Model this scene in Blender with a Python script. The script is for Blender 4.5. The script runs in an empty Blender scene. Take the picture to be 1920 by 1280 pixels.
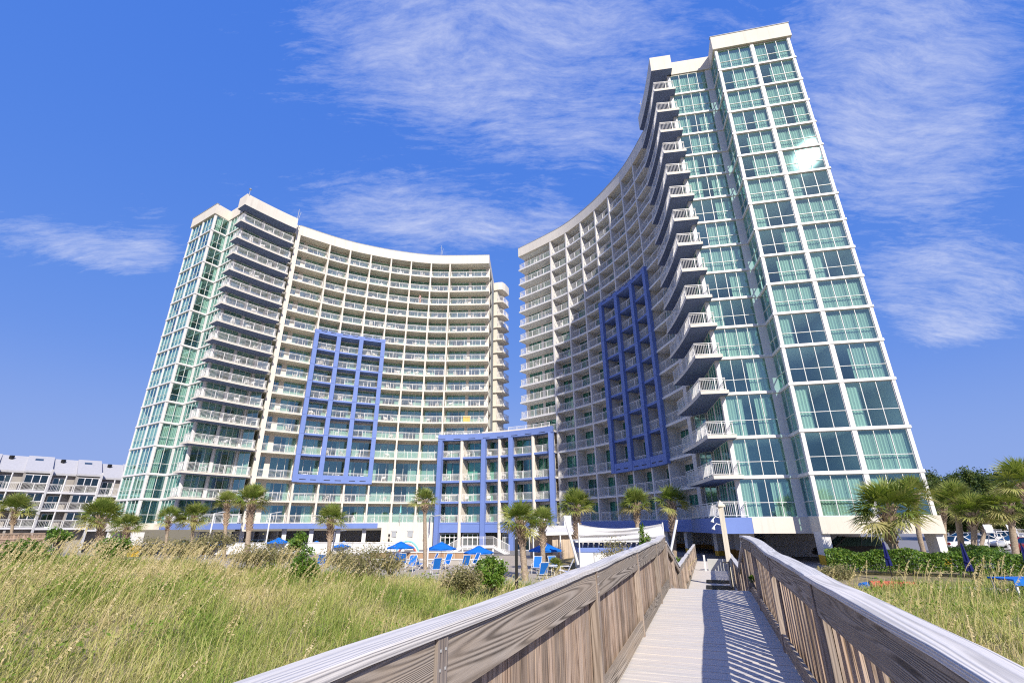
import bpy, math, random
import numpy as np
from mathutils import Vector, Matrix
R = math.radians
rnd = random.Random(7)
rng = np.random.default_rng(7)
S = bpy.context.scene
C = S.collection

# ------------------------------------------------------------------ camera
PITCH, ROLL, FPX = R(21.237), R(0.3164), 888.786
_cp, _sp, _cr, _sr = math.cos(PITCH), math.sin(PITCH), math.cos(ROLL), math.sin(ROLL)
R0 = Vector((1, 0, 0)); F0 = Vector((0, _cp, _sp)); U0 = Vector((0, -_sp, _cp))
CR = R0 * _cr - U0 * _sr
CU = R0 * _sr + U0 * _cr
cam = bpy.data.cameras.new('camera'); camo = bpy.data.objects.new('camera', cam); C.objects.link(camo)
cam.sensor_fit = 'HORIZONTAL'; cam.sensor_width = 36; cam.lens = FPX / 1920 * 36
cam.clip_start = 0.05; cam.clip_end = 6000
camo.matrix_world = Matrix(((CR.x, CU.x, -F0.x, 0), (CR.y, CU.y, -F0.y, 0), (CR.z, CU.z, -F0.z, 0), (0, 0, 0, 1)))
S.camera = camo

def ray(u, v):
    a = (u - 960) / FPX; b = (640 - v) / FPX
    return CR * a + CU * b + F0
def atz(u, v, z):
    d = ray(u, v); return d * (z / d.z)
def aty(u, v, y):
    d = ray(u, v); return d * (y / d.y)

# ------------------------------------------------------------------ light
SUN = Vector((0.2108, -0.7837, 0.5841)).normalized()
sl = bpy.data.lights.new('sun', 'SUN'); slo = bpy.data.objects.new('sun', sl); C.objects.link(slo)
sl.energy = 4.3; sl.angle = R(0.53); sl.color = (1.0, 0.93, 0.82)
slo.rotation_euler = SUN.to_track_quat('Z', 'Y').to_euler(); slo.location = (0, -20, 60)
S.view_settings.view_transform = 'Standard'; S.view_settings.look = 'None'
S.view_settings.exposure = 0.42; S.view_settings.gamma = 1.0
S.cycles.max_bounces = 8; S.cycles.diffuse_bounces = 4; S.cycles.glossy_bounces = 3
S.cycles.transparent_max_bounces = 12; S.cycles.transmission_bounces = 4
S.cycles.caustics_reflective = False; S.cycles.caustics_refractive = False
S.cycles.sample_clamp_indirect = 2.0
S.cycles.use_denoising = False
S.cycles.use_adaptive_sampling = False
S.cycles.filter_width = 1.15

class NT:
    def __init__(s, t): s.t = t
    def n(s, typ, **k):
        x = s.t.nodes.new(typ)
        for a, b in k.items():
            setattr(x, a, b)
        return x
    def put(s, sock, val):
        if isinstance(val, bpy.types.NodeSocket): s.t.links.new(val, sock)
        elif isinstance(val, (tuple, list)) and sock.type == 'RGBA' and len(val) == 3: sock.default_value = (*val, 1)
        else: sock.default_value = val
    def math(s, op, a, b=0.0, c=0.0, clamp=False):
        x = s.n('ShaderNodeMath', operation=op, use_clamp=clamp)
        for i, q in enumerate((a, b, c)): s.put(x.inputs[i], q)
        return x.outputs[0]
    def vmath(s, op, a, b=(0, 0, 0), out=0):
        x = s.n('ShaderNodeVectorMath', operation=op)
        s.put(x.inputs[0], a)
        if op == 'SCALE': s.put(x.inputs[3], b)
        else: s.put(x.inputs[1], b)
        return x.outputs[out]
    def noise(s, vec, scale, detail=4.0, rough=0.55, dist=0.0, color=False):
        x = s.n('ShaderNodeTexNoise'); s.put(x.inputs['Vector'], vec)
        s.put(x.inputs['Scale'], scale); x.inputs['Detail'].default_value = detail
        x.inputs['Roughness'].default_value = rough; x.inputs['Distortion'].default_value = dist
        return x.outputs['Color' if color else 'Fac']
    def ramp(s, f, stops, interp='LINEAR'):
        x = s.n('ShaderNodeValToRGB'); x.color_ramp.interpolation = interp
        e = x.color_ramp.elements
        while len(e) < len(stops): e.new(0.5)
        for i, (p, c) in enumerate(stops):
            e[i].position = p; e[i].color = (*c, 1) if len(c) == 3 else c
        s.put(x.inputs[0], f); return x.outputs[0]
    def mix(s, f, a, b, blend='MIX'):
        x = s.n('ShaderNodeMix', data_type='RGBA', blend_type=blend)
        s.put(x.inputs[0], f); s.put(x.inputs[6], a); s.put(x.inputs[7], b)
        return x.outputs[2]
    def maprange(s, v, a, b, c=0.0, d=1.0, smooth=False):
        x = s.n('ShaderNodeMapRange'); x.interpolation_type = 'SMOOTHSTEP' if smooth else 'LINEAR'
        s.put(x.inputs[0], v)
        for i, q in enumerate((a, b, c, d)): x.inputs[1 + i].default_value = q
        return x.outputs[0]

# ------------------------------------------------------------------ world: blue sky with cirrus
wd = bpy.data.worlds.new('World'); S.world = wd; wd.use_nodes = True
wd.node_tree.nodes.clear(); w = NT(wd.node_tree)
sky = w.n('ShaderNodeTexSky', sky_type='NISHITA'); sky.sun_disc = False
sky.sun_elevation = math.asin(SUN.z); sky.sun_rotation = math.atan2(SUN.x, SUN.y)
sky.altitude = 0; sky.air_density = 1.0; sky.dust_density = 0.5; sky.ozone_density = 3.0
tc = w.n('ShaderNodeTexCoord'); D = tc.outputs['Generated']
sep = w.n('ShaderNodeSeparateXYZ'); w.put(sep.inputs[0], D); sepz_ = sep.outputs[2]
hs = w.n('ShaderNodeHueSaturation'); hs.inputs['Saturation'].default_value = 1.18; hs.inputs['Value'].default_value = 1.0
w.put(hs.inputs['Color'], sky.outputs[0])
sk_ = w.n('ShaderNodeSeparateColor'); w.put(sk_.inputs[0], hs.outputs[0])
grade = lambda i, a, p: w.math('MULTIPLY', w.math('POWER', w.math('MULTIPLY', sk_.outputs[i], .1), p), a * 10)
ck_ = w.n('ShaderNodeCombineColor')
for i, (a, p) in enumerate(((.46, .64), (.375, .36), (.63, .07))): w.put(ck_.inputs[i], grade(i, a, p))
hz_ = w.math('SUBTRACT', 1.0, w.maprange(sepz_, 0.02, 0.30, 0, 1, True))
skyc = w.mix(w.math('MULTIPLY', hz_, .8), ck_.outputs[0], (1.93, 3.05, 5.95))
den = w.math('ADD', w.math('MAXIMUM', sep.outputs[2], 0.0), 0.22)
px = w.math('DIVIDE', sep.outputs[0], den); py = w.math('DIVIDE', sep.outputs[1], den)
cmb = w.n('ShaderNodeCombineXYZ'); w.put(cmb.inputs[0], px); w.put(cmb.inputs[1], py)
def rotscale(vec, ang, sx, sy):
    m = w.n('ShaderNodeMapping'); m.inputs['Rotation'].default_value = (0, 0, ang); m.inputs['Scale'].default_value = (sx, sy, 1)
    w.put(m.inputs['Vector'], vec); return m.outputs[0]
warp = w.vmath('SCALE', w.vmath('SUBTRACT', w.noise(cmb.outputs[0], 1.6, 3, color=True), (0.5, 0.5, 0.5)), 0.22)
cv = w.vmath('ADD', cmb.outputs[0], warp)
n1 = w.noise(rotscale(cv, R(-28), 1.1, 3.0), 2.2, 10, 0.66)
n2 = w.noise(rotscale(cv, R(-42), 1.6, 7.5), 5.5, 10, 0.74)
n3 = w.noise(rotscale(cv, R(-20), 2.0, 4.5), 13.0, 8, 0.75)
fib = w.math('ADD', w.math('ADD', w.math('MULTIPLY', n1, 0.42), w.math('MULTIPLY', n2, 0.36)), w.math('MULTIPLY', n3, 0.22))
def blob(u, v, u2, v2, wid, amp):
    """a streak of cirrus between two directions of the sky, wid = half width as an angle"""
    a = ray(u, v).normalized(); b = ray(u2, v2).normalized()
    c = ((a + b) / 2).normalized(); t = (b - a); L = max(t.length / 2, 1e-3); t.normalize(); s_ = c.cross(t).normalized()
    p = w.math('DIVIDE', w.vmath('DOT_PRODUCT', D, tuple(t), 1), L)
    p = w.math('SUBTRACT', p, c.dot(t) / L)
    q = w.math('DIVIDE', w.vmath('DOT_PRODUCT', D, tuple(s_), 1), wid)
    r2 = w.math('ADD', w.math('MULTIPLY', p, p), w.math('MULTIPLY', q, q))
    g = w.math('POWER', 2.718, w.math('MULTIPLY', r2, -1.0))
    front = w.math('GREATER_THAN', w.vmath('DOT_PRODUCT', D, tuple(c), 1), 0.0)
    return w.math('MULTIPLY', w.math('MULTIPLY', g, front), amp)
blobs = [blob(360, 70, 1000, 60, 0.16, .85), blob(850, 60, 1460, 30, 0.19, .9), blob(760, 170, 1280, 250, 0.10, .75), blob(-60, 425, 360, 505, 0.040, 1.3), blob(250, 385, 350, 480, 0.05, .6),
         blob(470, 385, 1100, 435, 0.075, 1.3), blob(1440, 20, 1960, 60, 0.17, .95), blob(1500, 380, 1990, 190, 0.13, 1.1),
         blob(1600, 565, 1990, 515, 0.07, 1.35), blob(1680, 640, 1940, 600, 0.03, .6), blob(1000, 330, 1100, 480, .05, .5)]
cov = blobs[0]
for b_ in blobs[1:]: cov = w.math('ADD', cov, b_)
cov = w.math('MINIMUM', cov, 1.15)
cov = w.math('MAXIMUM', cov, 0.0)
thr = w.math('SUBTRACT', 0.68, w.math('MULTIPLY', cov, 0.25))
dens = w.maprange(w.math('SUBTRACT', fib, thr), -0.03, 0.33)
dens = w.math('MULTIPLY', w.math('POWER', dens, 1.1), 0.80)
final = w.mix(dens, skyc, (6.3, 6.5, 7.5))
bg = w.n('ShaderNodeBackground'); w.put(bg.inputs[0], final); bg.inputs[1].default_value = 0.1
wo = w.n('ShaderNodeOutputWorld'); w.put(wo.inputs[0], bg.outputs[0])

# ------------------------------------------------------------------ materials
def newmat(name):
    m = bpy.data.materials.new(name); m.use_nodes = True; m.node_tree.nodes.clear(); return m, NT(m.node_tree)
def principled(t, col, rough=0.6, bump=None, bstr=0.2, bdist=0.02, spec=0.3, metallic=0.0, trans=0.0):
    p = t.n('ShaderNodeBsdfPrincipled'); t.put(p.inputs['Base Color'], col); t.put(p.inputs['Roughness'], rough)
    p.inputs['Specular IOR Level'].default_value = spec; p.inputs['Metallic'].default_value = metallic
    if bump is not None:
        b = t.n('ShaderNodeBump'); b.inputs['Strength'].default_value = bstr; b.inputs['Distance'].default_value = bdist
        t.put(b.inputs['Height'], bump); t.put(p.inputs['Normal'], b.outputs[0])
    o = t.n('ShaderNodeOutputMaterial'); t.put(o.inputs[0], p.outputs[0]); return p
def pos(t): return t.n('ShaderNodeNewGeometry').outputs['Position']
def attr(t, n, out='Vector'):
    a = t.n('ShaderNodeAttribute'); a.attribute_name = n; return a.outputs[out]
def varied(name, c1, c2, scale=1.5, rough=0.7, bump=0.0, detail=6, streak=None, spec=0.3):
    m, t = newmat(name); P = pos(t)
    f = t.noise(P, scale, detail, 0.6)
    col = t.mix(t.maprange(f, 0.3, 0.7), c1, c2)
    if streak:
        mp = t.n('ShaderNodeMapping'); mp.inputs['Scale'].default_value = (2.5, 2.5, 0.12); t.put(mp.inputs['Vector'], P)
        sf = t.noise(mp.outputs[0], 1.0, 6, 0.7)
        col = t.mix(t.math('MULTIPLY', t.maprange(sf, 0.52, 0.75), streak), col, tuple(x * 0.62 for x in c1))
    if bump: principled(t, col, rough, t.noise(P, 60, 4), bump, 0.01, spec)
    else: principled(t, col, rough, spec=spec)
    return m
M = {}
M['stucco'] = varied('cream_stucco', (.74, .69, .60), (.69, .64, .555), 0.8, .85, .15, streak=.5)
M['wall_grey_shade'] = varied('grey_and_shade_stucco', (.74, .715, .68), (.69, .665, .635), 0.7, .85, .1, streak=.3)  # shaded tower's cream stucco with shade greyed into its colour; also grey garage walls
M['white'] = varied('white_paint', (.80, .79, .77), (.72, .71, .69), 2.0, .5, streak=.25)
M['frame'] = varied('white_window_frame', (.74, .74, .72), (.68, .68, .66), 3.0, .4)
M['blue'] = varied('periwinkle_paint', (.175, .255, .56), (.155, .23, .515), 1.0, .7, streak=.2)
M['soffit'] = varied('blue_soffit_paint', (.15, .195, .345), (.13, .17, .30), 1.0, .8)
M['core'] = varied('room_wall', (.40, .41, .38), (.32, .33, .31), 1.0, .9)
M['cap'] = varied('grey_flashing', (.42, .44, .46), (.36, .38, .40), 1.0, .5)
M['yellow'] = varied('yellow_guard_paint', (.78, .50, .05), (.70, .42, .04), 2.0, .6)
M['orange'] = varied('ochre_dado_paint', (.42, .21, .04), (.36, .17, .03), 2.0, .7)
M['asphalt'] = varied('asphalt', (.27, .26, .26), (.22, .215, .215), 3.0, .9, .3)
M['concrete'] = varied('pale_concrete', (.46, .43, .39), (.38, .35, .31), 1.2, .9, .2)
M['plastic'] = varied('white_resin', (.80, .80, .79), (.74, .74, .73), 3.0, .4)
M['umb_blue'] = varied('bright_blue_canvas', (.004, .17, .66), (.006, .145, .56), 4.0, .75)
M['sling'] = varied('blue_sling_fabric', (.01, .17, .62), (.012, .14, .5), 6.0, .7)
M['navy'] = varied('navy_canvas', (.008, .014, .12), (.006, .01, .085), 6.0, .8)
M['steel'] = varied('grey_metal', (.35, .36, .37), (.28, .29, .30), 4.0, .45, spec=.5)
M['dark'] = varied('dark_paint', (.022, .02, .02), (.016, .016, .016), 3.0, .5)
M['brick'] = varied('tan_stone', (.50, .30, .17), (.36, .20, .11), 9.0, .9, .4)
M['tan'] = varied('tan_canvas', (.58, .47, .36), (.50, .40, .30), 2.0, .9)
M['shingle'] = varied('pale_roof_shingle', (.46, .46, .48), (.40, .40, .42), 4.0, .9, .2, streak=.3)
M['siding'] = varied('grey_white_siding', (.66, .66, .68), (.58, .58, .61), 1.5, .8, streak=.3)
M['siding_dk'] = varied('taupe_siding', (.36, .34, .31), (.30, .28, .26), 1.5, .8)
M['red'] = varied('faded_red_tube', (.55, .09, .05), (.48, .13, .08), 3.0, .6)
M['aqua'] = varied('aqua_paint', (.25, .62, .62), (.2, .55, .56), 3.0, .6)
M['rubber'] = varied('tyre_rubber', (.02, .02, .02), (.03, .03, .03), 6.0, .9)
M['yellow_cloth'] = varied('yellow_towel', (.85, .58, .08), (.78, .5, .06), 9.0, .9)
M['skin'] = varied('skin', (.55, .33, .22), (.5, .29, .19), 6.0, .6)
M['pink'] = varied('pale_pink_cotton', (.72, .5, .52), (.66, .45, .48), 6.0, .9)
M['hair'] = varied('brown_hair', (.05, .03, .02), (.03, .02, .015), 9.0, .7)
M['sign_grey'] = varied('grey_panel_paint', (.50, .50, .47), (.45, .45, .42), 2.0, .7)

def glassmat(name, tint, base=0.10, refl=(.46, .88, .90), rough=0.03):
    m, t = newmat(name)
    tr = t.n('ShaderNodeBsdfTransparent'); t.put(tr.inputs[0], tint)
    gl = t.n('ShaderNodeBsdfGlossy', distribution='BECKMANN'); t.put(gl.inputs[0], refl); gl.inputs['Roughness'].default_value = rough
    P = pos(t)
    g2 = t.n('ShaderNodeBsdfGlossy', distribution='BECKMANN'); t.put(g2.inputs[0], refl); g2.inputs['Roughness'].default_value = .085
    gm_ = t.n('ShaderNodeMixShader'); gm_.inputs[0].default_value = .012; t.put(gm_.inputs[1], gl.outputs[0]); t.put(gm_.inputs[2], g2.outputs[0])
    sheen = t.maprange(t.noise(t.vmath('SCALE', P, .12), 1.0, 3), .35, .65, -.03, .06)
    ge = t.n('ShaderNodeNewGeometry')
    cs = t.math('ABSOLUTE', t.vmath('DOT_PRODUCT', ge.outputs['Incoming'], ge.outputs['True Normal'], 1))
    fac = t.math('ADD', t.math('MULTIPLY', t.math('POWER', t.math('SUBTRACT', 1.0, cs, clamp=True), 4.5), .9), t.math('ADD', sheen, base), clamp=True)
    mx = t.n('ShaderNodeMixShader'); t.put(mx.inputs[0], fac); t.put(mx.inputs[1], tr.outputs[0]); t.put(mx.inputs[2], gm_.outputs[0])
    o = t.n('ShaderNodeOutputMaterial'); t.put(o.inputs[0], mx.outputs[0]); return m
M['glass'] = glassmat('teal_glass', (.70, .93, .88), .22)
M['glass_dk_shade'] = glassmat('shade_dark_teal_glass', (.40, .79, .69), .15)  # the teal glass again, tint darkened to carry shade on the shaded tower's doors
M['glass_grey'] = glassmat('grey_glass', (.35, .42, .45), .10)
M['carglass'] = glassmat('car_glass', (.10, .12, .13), .12)

def clothmat(name, c1, c2, tl=0.35):
    m, t = newmat(name)
    col = t.mix(t.noise(pos(t), 5.0, 3), c1, c2)
    d = t.n('ShaderNodeBsdfDiffuse'); t.put(d.inputs[0], col)
    l = t.n('ShaderNodeBsdfTranslucent'); t.put(l.inputs[0], col)
    mx = t.n('ShaderNodeMixShader'); mx.inputs[0].default_value = tl; t.put(mx.inputs[1], d.outputs[0]); t.put(mx.inputs[2], l.outputs[0])
    o = t.n('ShaderNodeOutputMaterial'); t.put(o.inputs[0], mx.outputs[0]); return m
M['curtain'] = clothmat('pale_curtain', (.80, .80, .70), (.70, .72, .64), .2)
M['tarp'] = clothmat('white_tarpaulin', (.80, .80, .81), (.70, .70, .72), .12)

# weathered wood, grain follows the board coordinates stored in the attribute "bco"
def woodmat(name, early, late, worn, ring=9.0, sx=0.55, sy=5.0, contrast=1.0, rough=.85, var=(.66, 1.12)):
    m, t = newmat(name); B = attr(t, 'bco')
    mp = t.n('ShaderNodeMapping'); mp.inputs['Scale'].default_value = (sx, sy, 1.0); t.put(mp.inputs['Vector'], B)
    f = t.noise(mp.outputs[0], 1.0, 2.0, .45, .25)
    ph = t.math('MULTIPLY', f, ring * 6.2832)
    s1 = t.math('ADD', t.math('MULTIPLY', t.math('SINE', ph), .5), .5)
    s1 = t.math('POWER', s1, 1.6)
    mp2 = t.n('ShaderNodeMapping'); mp2.inputs['Scale'].default_value = (3.0, 90.0, 1.0); t.put(mp2.inputs['Vector'], B)
    fine = t.noise(mp2.outputs[0], 1.0, 4, .7)
    mp3 = t.n('ShaderNodeMapping'); mp3.inputs['Scale'].default_value = (0.8, 3.0, 3.1); t.put(mp3.inputs['Vector'], B)
    blot = t.noise(mp3.outputs[0], 1.3, 5, .6)
    g = t.math('ADD', t.math('MULTIPLY', s1, .62 * contrast), t.math('MULTIPLY', fine, .5))
    col = t.mix(t.maprange(g, .15, .95), early, late)
    col = t.mix(t.maprange(blot, .42, .68), col, worn)
    sepb = t.n('ShaderNodeSeparateXYZ'); t.put(sepb.inputs[0], B)
    wn = t.n('ShaderNodeTexWhiteNoise', noise_dimensions='1D'); t.put(wn.inputs['W'], t.math('FLOOR', sepb.outputs[2]))
    col = t.mix(1.0, col, t.ramp(wn.outputs[0], [(0, (var[0],) * 3), (1, (var[1], var[1] * .97, var[1] * .94))]), 'MULTIPLY')
    principled(t, col, rough, t.math('ADD', s1, fine), .45, .006, .2)
    return m
M['wood_cap'] = woodmat('weathered_cap_board', (.70, .685, .655), (.43, .42, .40), (.67, .65, .62), ring=26, sx=.16, sy=4.0, contrast=1.0, var=(.94, 1.06))
M['wood_fascia'] = woodmat('weathered_fascia_board', (.46, .41, .35), (.10, .085, .07), (.36, .30, .235), ring=46, sx=.13, sy=3.6, contrast=1.1, var=(.72, 1.15))
M['wood_picket'] = woodmat('weathered_picket', (.50, .375, .28), (.14, .095, .065), (.46, .38, .31), ring=14, sx=.35, sy=7.0, contrast=1.1, var=(.6, 1.2))
M['wood_post'] = woodmat('weathered_post', (.46, .385, .32), (.17, .13, .10), (.42, .36, .31), ring=14, sx=.5, sy=7.0, contrast=.8)
M['wood_deck'] = woodmat('grey_deck_board', (.66, .63, .59), (.57, .545, .51), (.63, .59, .55), ring=4, sx=.6, sy=6.0, contrast=.25, var=(.95, 1.03))
M['wood_white'] = woodmat('peeling_cream_post', (.70, .66, .55), (.52, .47, .36), (.66, .62, .52), ring=4, sx=.5, sy=6, contrast=.5)

def leafmat(name, stops, spec=.35, rough=.5, tl=.3):
    m, t = newmat(name)
    h = attr(t, 'hue', 'Fac')
    col = t.ramp(h, stops)
    col = t.mix(t.maprange(t.noise(pos(t), 1.3, 3), .3, .7, 0, .35), col, tuple(x * .6 for x in stops[0][1]))
    p = t.n('ShaderNodeBsdfPrincipled'); t.put(p.inputs['Base Color'], col); p.inputs['Roughness'].default_value = rough
    p.inputs['Specular IOR Level'].default_value = spec
    l = t.n('ShaderNodeBsdfTranslucent'); t.put(l.inputs[0], t.mix(1.0, col, (1.15, 1.2, .5), 'MULTIPLY'))
    mx = t.n('ShaderNodeMixShader'); mx.inputs[0].default_value = tl; t.put(mx.inputs[1], p.outputs[0]); t.put(mx.inputs[2], l.outputs[0])
    o = t.n('ShaderNodeOutputMaterial'); t.put(o.inputs[0], mx.outputs[0]); return m
M['palm'] = leafmat('palm_frond', [(0, (.11, .185, .03)), (.4, (.27, .34, .075)), (.75, (.50, .49, .17)), (1, (.62, .50, .26))])
M['grass'] = leafmat('dune_grass', [(0, (.16, .27, .04)), (.35, (.37, .44, .10)), (.65, (.60, .57, .21)), (1, (.78, .64, .38))], .2, .6, .3)
M['oats'] = leafmat('sea_oats', [(0, (.50, .42, .19)), (.5, (.70, .57, .32)), (1, (.84, .72, .49))], .15, .7, .3)
M['shrub'] = leafmat('shrub_leaf', [(0, (.045, .11, .016)), (.5, (.13, .25, .03)), (1, (.30, .40, .07))], .35, .45, .25)
M['scrub'] = leafmat('dry_scrub', [(0, (.13, .15, .05)), (.5, (.30, .27, .12)), (1, (.46, .38, .24))], .2, .7, .2)
M['tree'] = leafmat('dark_tree_leaf', [(0, (.03, .06, .012)), (.5, (.085, .135, .025)), (1, (.19, .22, .05))], .3, .5, .2)
M['twig'] = varied('grey_twig', (.20, .15, .11), (.28, .22, .17), 9, .9)

def barkmat():
    m, t = newmat('palm_bark'); P = pos(t)
    mp = t.n('ShaderNodeMapping'); mp.inputs['Scale'].default_value = (1, 1, 2.6); t.put(mp.inputs['Vector'], P)
    f = t.noise(mp.outputs[0], 7, 6, .7)
    col = t.ramp(f, [(.25, (.16, .12, .085)), (.5, (.36, .285, .21)), (.75, (.55, .46, .36))])
    principled(t, col, .95, f, .8, .05, .1); return m
M['bark'] = barkmat()
M['boot'] = varied('palm_boot', (.66, .52, .39), (.36, .26, .17), 6, .95, .3)

def groundmat():
    m, t = newmat('dune_sand'); P = pos(t)
    f = t.noise(P, .6, 8, .65); g = t.noise(P, 9, 6, .7)
    c = t.mix(t.maprange(f, .35, .65), (.36, .29, .185), (.20, .175, .08))
    c = t.mix(t.math('MULTIPLY', t.maprange(g, .45, .7), .6), c, (.11, .09, .045))
    principled(t, c, .95, g, .6, .05, .1); return m
M['ground'] = groundmat()
def pavmat(name, a, b, line, sc):
    m, t = newmat(name); P = pos(t)
    br = t.n('ShaderNodeTexBrick'); br.offset = 0.5
    t.put(br.inputs['Vector'], P); br.inputs['Scale'].default_value = sc; t.put(br.inputs['Color1'], a); t.put(br.inputs['Color2'], b); t.put(br.inputs['Mortar'], line)
    br.inputs['Mortar Size'].default_value = .012
    c = t.mix(t.maprange(t.noise(P, .9, 6), .35, .7, 0, .5), br.outputs[0], tuple(x * .7 for x in a))
    principled(t, c, .85, t.noise(P, 40, 4), .2, .01); return m
M['pavers'] = pavmat('pool_deck_pavers', (.52, .46, .39), (.46, .40, .34), (.30, .26, .21), .9)
M['stone'] = pavmat('coursed_stone', (.50, .33, .20), (.40, .24, .14), (.55, .48, .40), 2.2)
def carpaint(name, col):
    m, t = newmat(name); p = principled(t, col, .3, spec=.5)
    p.inputs['Coat Weight'].default_value = .6; p.inputs['Coat Roughness'].default_value = .06; return m
M['car_white'] = carpaint('white_car_paint', (.78, .78, .79)); M['car_silver'] = carpaint('silver_car_paint', (.42, .44, .47))
M['car_blue'] = carpaint('blue_grey_car_paint', (.10, .14, .24)); M['car_black'] = carpaint('black_car_paint', (.012, .012, .014))
M['car_red'] = carpaint('red_car_paint', (.40, .03, .03))
def emis_free_lamp():
    m, t = newmat('lamp_lens'); principled(t, (.7, .7, .68), .2, spec=.5); return m
M['lens'] = emis_free_lamp()

# ------------------------------------------------------------------ mesh helpers
class MB:
    def __init__(s): s.v = []; s.f = []; s.m = []; s.b = []
    def _bx(s, n0, bco):
        if bco is None: s.b.extend(s.v[n0:])
        else: s.b.extend(bco)
    def quad(s, a, b, c, d, m=0):
        n = len(s.v); s.v += [tuple(a), tuple(b), tuple(c), tuple(d)]; s.f.append((n, n + 1, n + 2, n + 3)); s.m.append(m); s._bx(n, None)
    def poly(s, pts, m=0):
        n = len(s.v); s.v += [tuple(p) for p in pts]; s.f.append(tuple(range(n, n + len(pts)))); s.m.append(m); s._bx(n, None)
    def obox(s, o, a, b, c, m=0, bco=None):
        """box with corner o and edge vectors a, b, c"""
        o, a, b, c = Vector(o), Vector(a), Vector(b), Vector(c); n = len(s.v)
        P = [o, o + a, o + a + b, o + b, o + c, o + a + c, o + a + b + c, o + b + c]
        s.v += [tuple(p) for p in P]
        for q in ((0, 3, 2, 1), (4, 5, 6, 7), (0, 1, 5, 4), (1, 2, 6, 5), (2, 3, 7, 6), (3, 0, 4, 7)):
            s.f.append(tuple(n + i for i in q)); s.m.append(m)
        s._bx(n, bco)
    def box(s, x0, y0, z0, x1, y1, z1, m=0): s.obox((x0, y0, z0), (x1 - x0, 0, 0), (0, y1 - y0, 0), (0, 0, z1 - z0), m)
    def beam(s, p, q, w, h, m=0, up=(0, 0, 1), seed=None):
        """beam from p to q, w wide, h high, centred on the line"""
        p, q = Vector(p), Vector(q); a = q - p; L = a.length
        if L < 1e-6: return
        d = a / L; upv = Vector(up)
        if abs(d.dot(upv)) > .99: upv = Vector((1, 0, 0))
        sd = d.cross(upv).normalized(); u2 = sd.cross(d).normalized()
        bco = None
        if seed is not None:
            k = seed
            bco = [(0, 0, k), (L, 0, k), (L, w, k), (0, w, k), (0, h + .01, k), (L, h + .01, k), (L, w + h + .01, k), (0, w + h + .01, k)]
            bco = [(x + (k * 7.31) % 50, y + (k * 3.77) % 30, k + .35) for x, y, k in bco]
        s.obox(p - sd * (w / 2) - u2 * (h / 2), a, sd * w, u2 * h, m, bco)
    def prism(s, poly, z0, z1, ms=0, mt=0, mb=0):
        n = len(poly); lo = [(p[0], p[1], z0) for p in poly]; hi = [(p[0], p[1], z1) for p in poly]
        s.poly(hi, mt); s.poly(lo[::-1], mb)
        for i in range(n):
            j = (i + 1) % n; s.quad(lo[i], lo[j], hi[j], hi[i], ms)
    def strip(s, A, B, z0, z1, ms=0, mt=0, mb=0):
        """solid between two polylines A and B of equal length"""
        n = len(A)
        g = lambda p, z: (p[0], p[1], z)
        for i in range(n - 1):
            s.quad(g(A[i], z0), g(A[i + 1], z0), g(A[i + 1], z1), g(A[i], z1), ms)
            s.quad(g(B[i + 1], z0), g(B[i], z0), g(B[i], z1), g(B[i + 1], z1), ms)
            s.quad(g(A[i], z1), g(A[i + 1], z1), g(B[i + 1], z1), g(B[i], z1), mt)
            s.quad(g(A[i + 1], z0), g(A[i], z0), g(B[i], z0), g(B[i + 1], z0), mb)
        s.quad(g(A[0], z0), g(A[0], z1), g(B[0], z1), g(B[0], z0), ms)
        s.quad(g(A[-1], z0), g(B[-1], z0), g(B[-1], z1), g(A[-1], z1), ms)
    def tube(s, path, rad, n=8, m=0, cap=True):
        path = [Vector(p) for p in path]; k = len(path)
        if not hasattr(rad, '__len__'): rad = [rad] * k
        base = len(s.v)
        for i, p in enumerate(path):
            t = (path[min(i + 1, k - 1)] - path[max(i - 1, 0)]).normalized()
            a = t.cross(Vector((0, 0, 1)) if abs(t.z) < .95 else Vector((1, 0, 0))).normalized(); b = t.cross(a)
            for j in range(n):
                q = 2 * math.pi * j / n; s.v.append(tuple(p + (a * math.cos(q) + b * math.sin(q)) * rad[i]))
        for i in range(k - 1):
            for j in range(n):
                s.f.append((base + i * n + j, base + i * n + (j + 1) % n, base + (i + 1) * n + (j + 1) % n, base + (i + 1) * n + j)); s.m.append(m)
        if cap:
            s.f.append(tuple(base + j for j in range(n))[::-1]); s.m.append(m)
            s.f.append(tuple(base + (k - 1) * n + j for j in range(n))); s.m.append(m)
        s._bx(base, None)
    def add(s, o):
        n = len(s.v); s.v += o.v; s.b += o.b; s.f += [tuple(i + n for i in q) for q in o.f]; s.m += o.m
    def mesh(s, name, mats, origin=(0, 0, 0), smooth=False):
        me = bpy.data.meshes.new(name)
        V = np.array(s.v, dtype=np.float64) - np.array(origin) if s.v else np.zeros((0, 3))
        me.from_pydata(V.tolist(), [], s.f)
        for q in mats: me.materials.append(M[q] if isinstance(q, str) else q)
        me.polygons.foreach_set('material_index', s.m)
        if smooth: me.polygons.foreach_set('use_smooth', [True] * len(s.f))
        a = me.attributes.new('bco', 'FLOAT_VECTOR', 'POINT'); a.data.foreach_set('vector', np.array(s.b, dtype=np.float32).ravel())
        me.update(); return me
    def build(s, name, mats, parent=None, origin=None, smooth=False):
        if origin is None: origin = root_loc(parent)
        o = bpy.data.objects.new(name, s.mesh(name, mats, origin, smooth)); C.objects.link(o)
        if parent is not None: o.parent = parent
        return o
def root_loc(p):
    v = Vector((0, 0, 0))
    while p is not None: v = v + p.location; p = p.parent
    return tuple(v)
def tag(o, label=None, cat=None, group=None, kind=None):
    if label: o['label'] = label
    if cat: o['category'] = cat
    if group: o['group'] = group
    if kind: o['kind'] = kind
    return o
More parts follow.
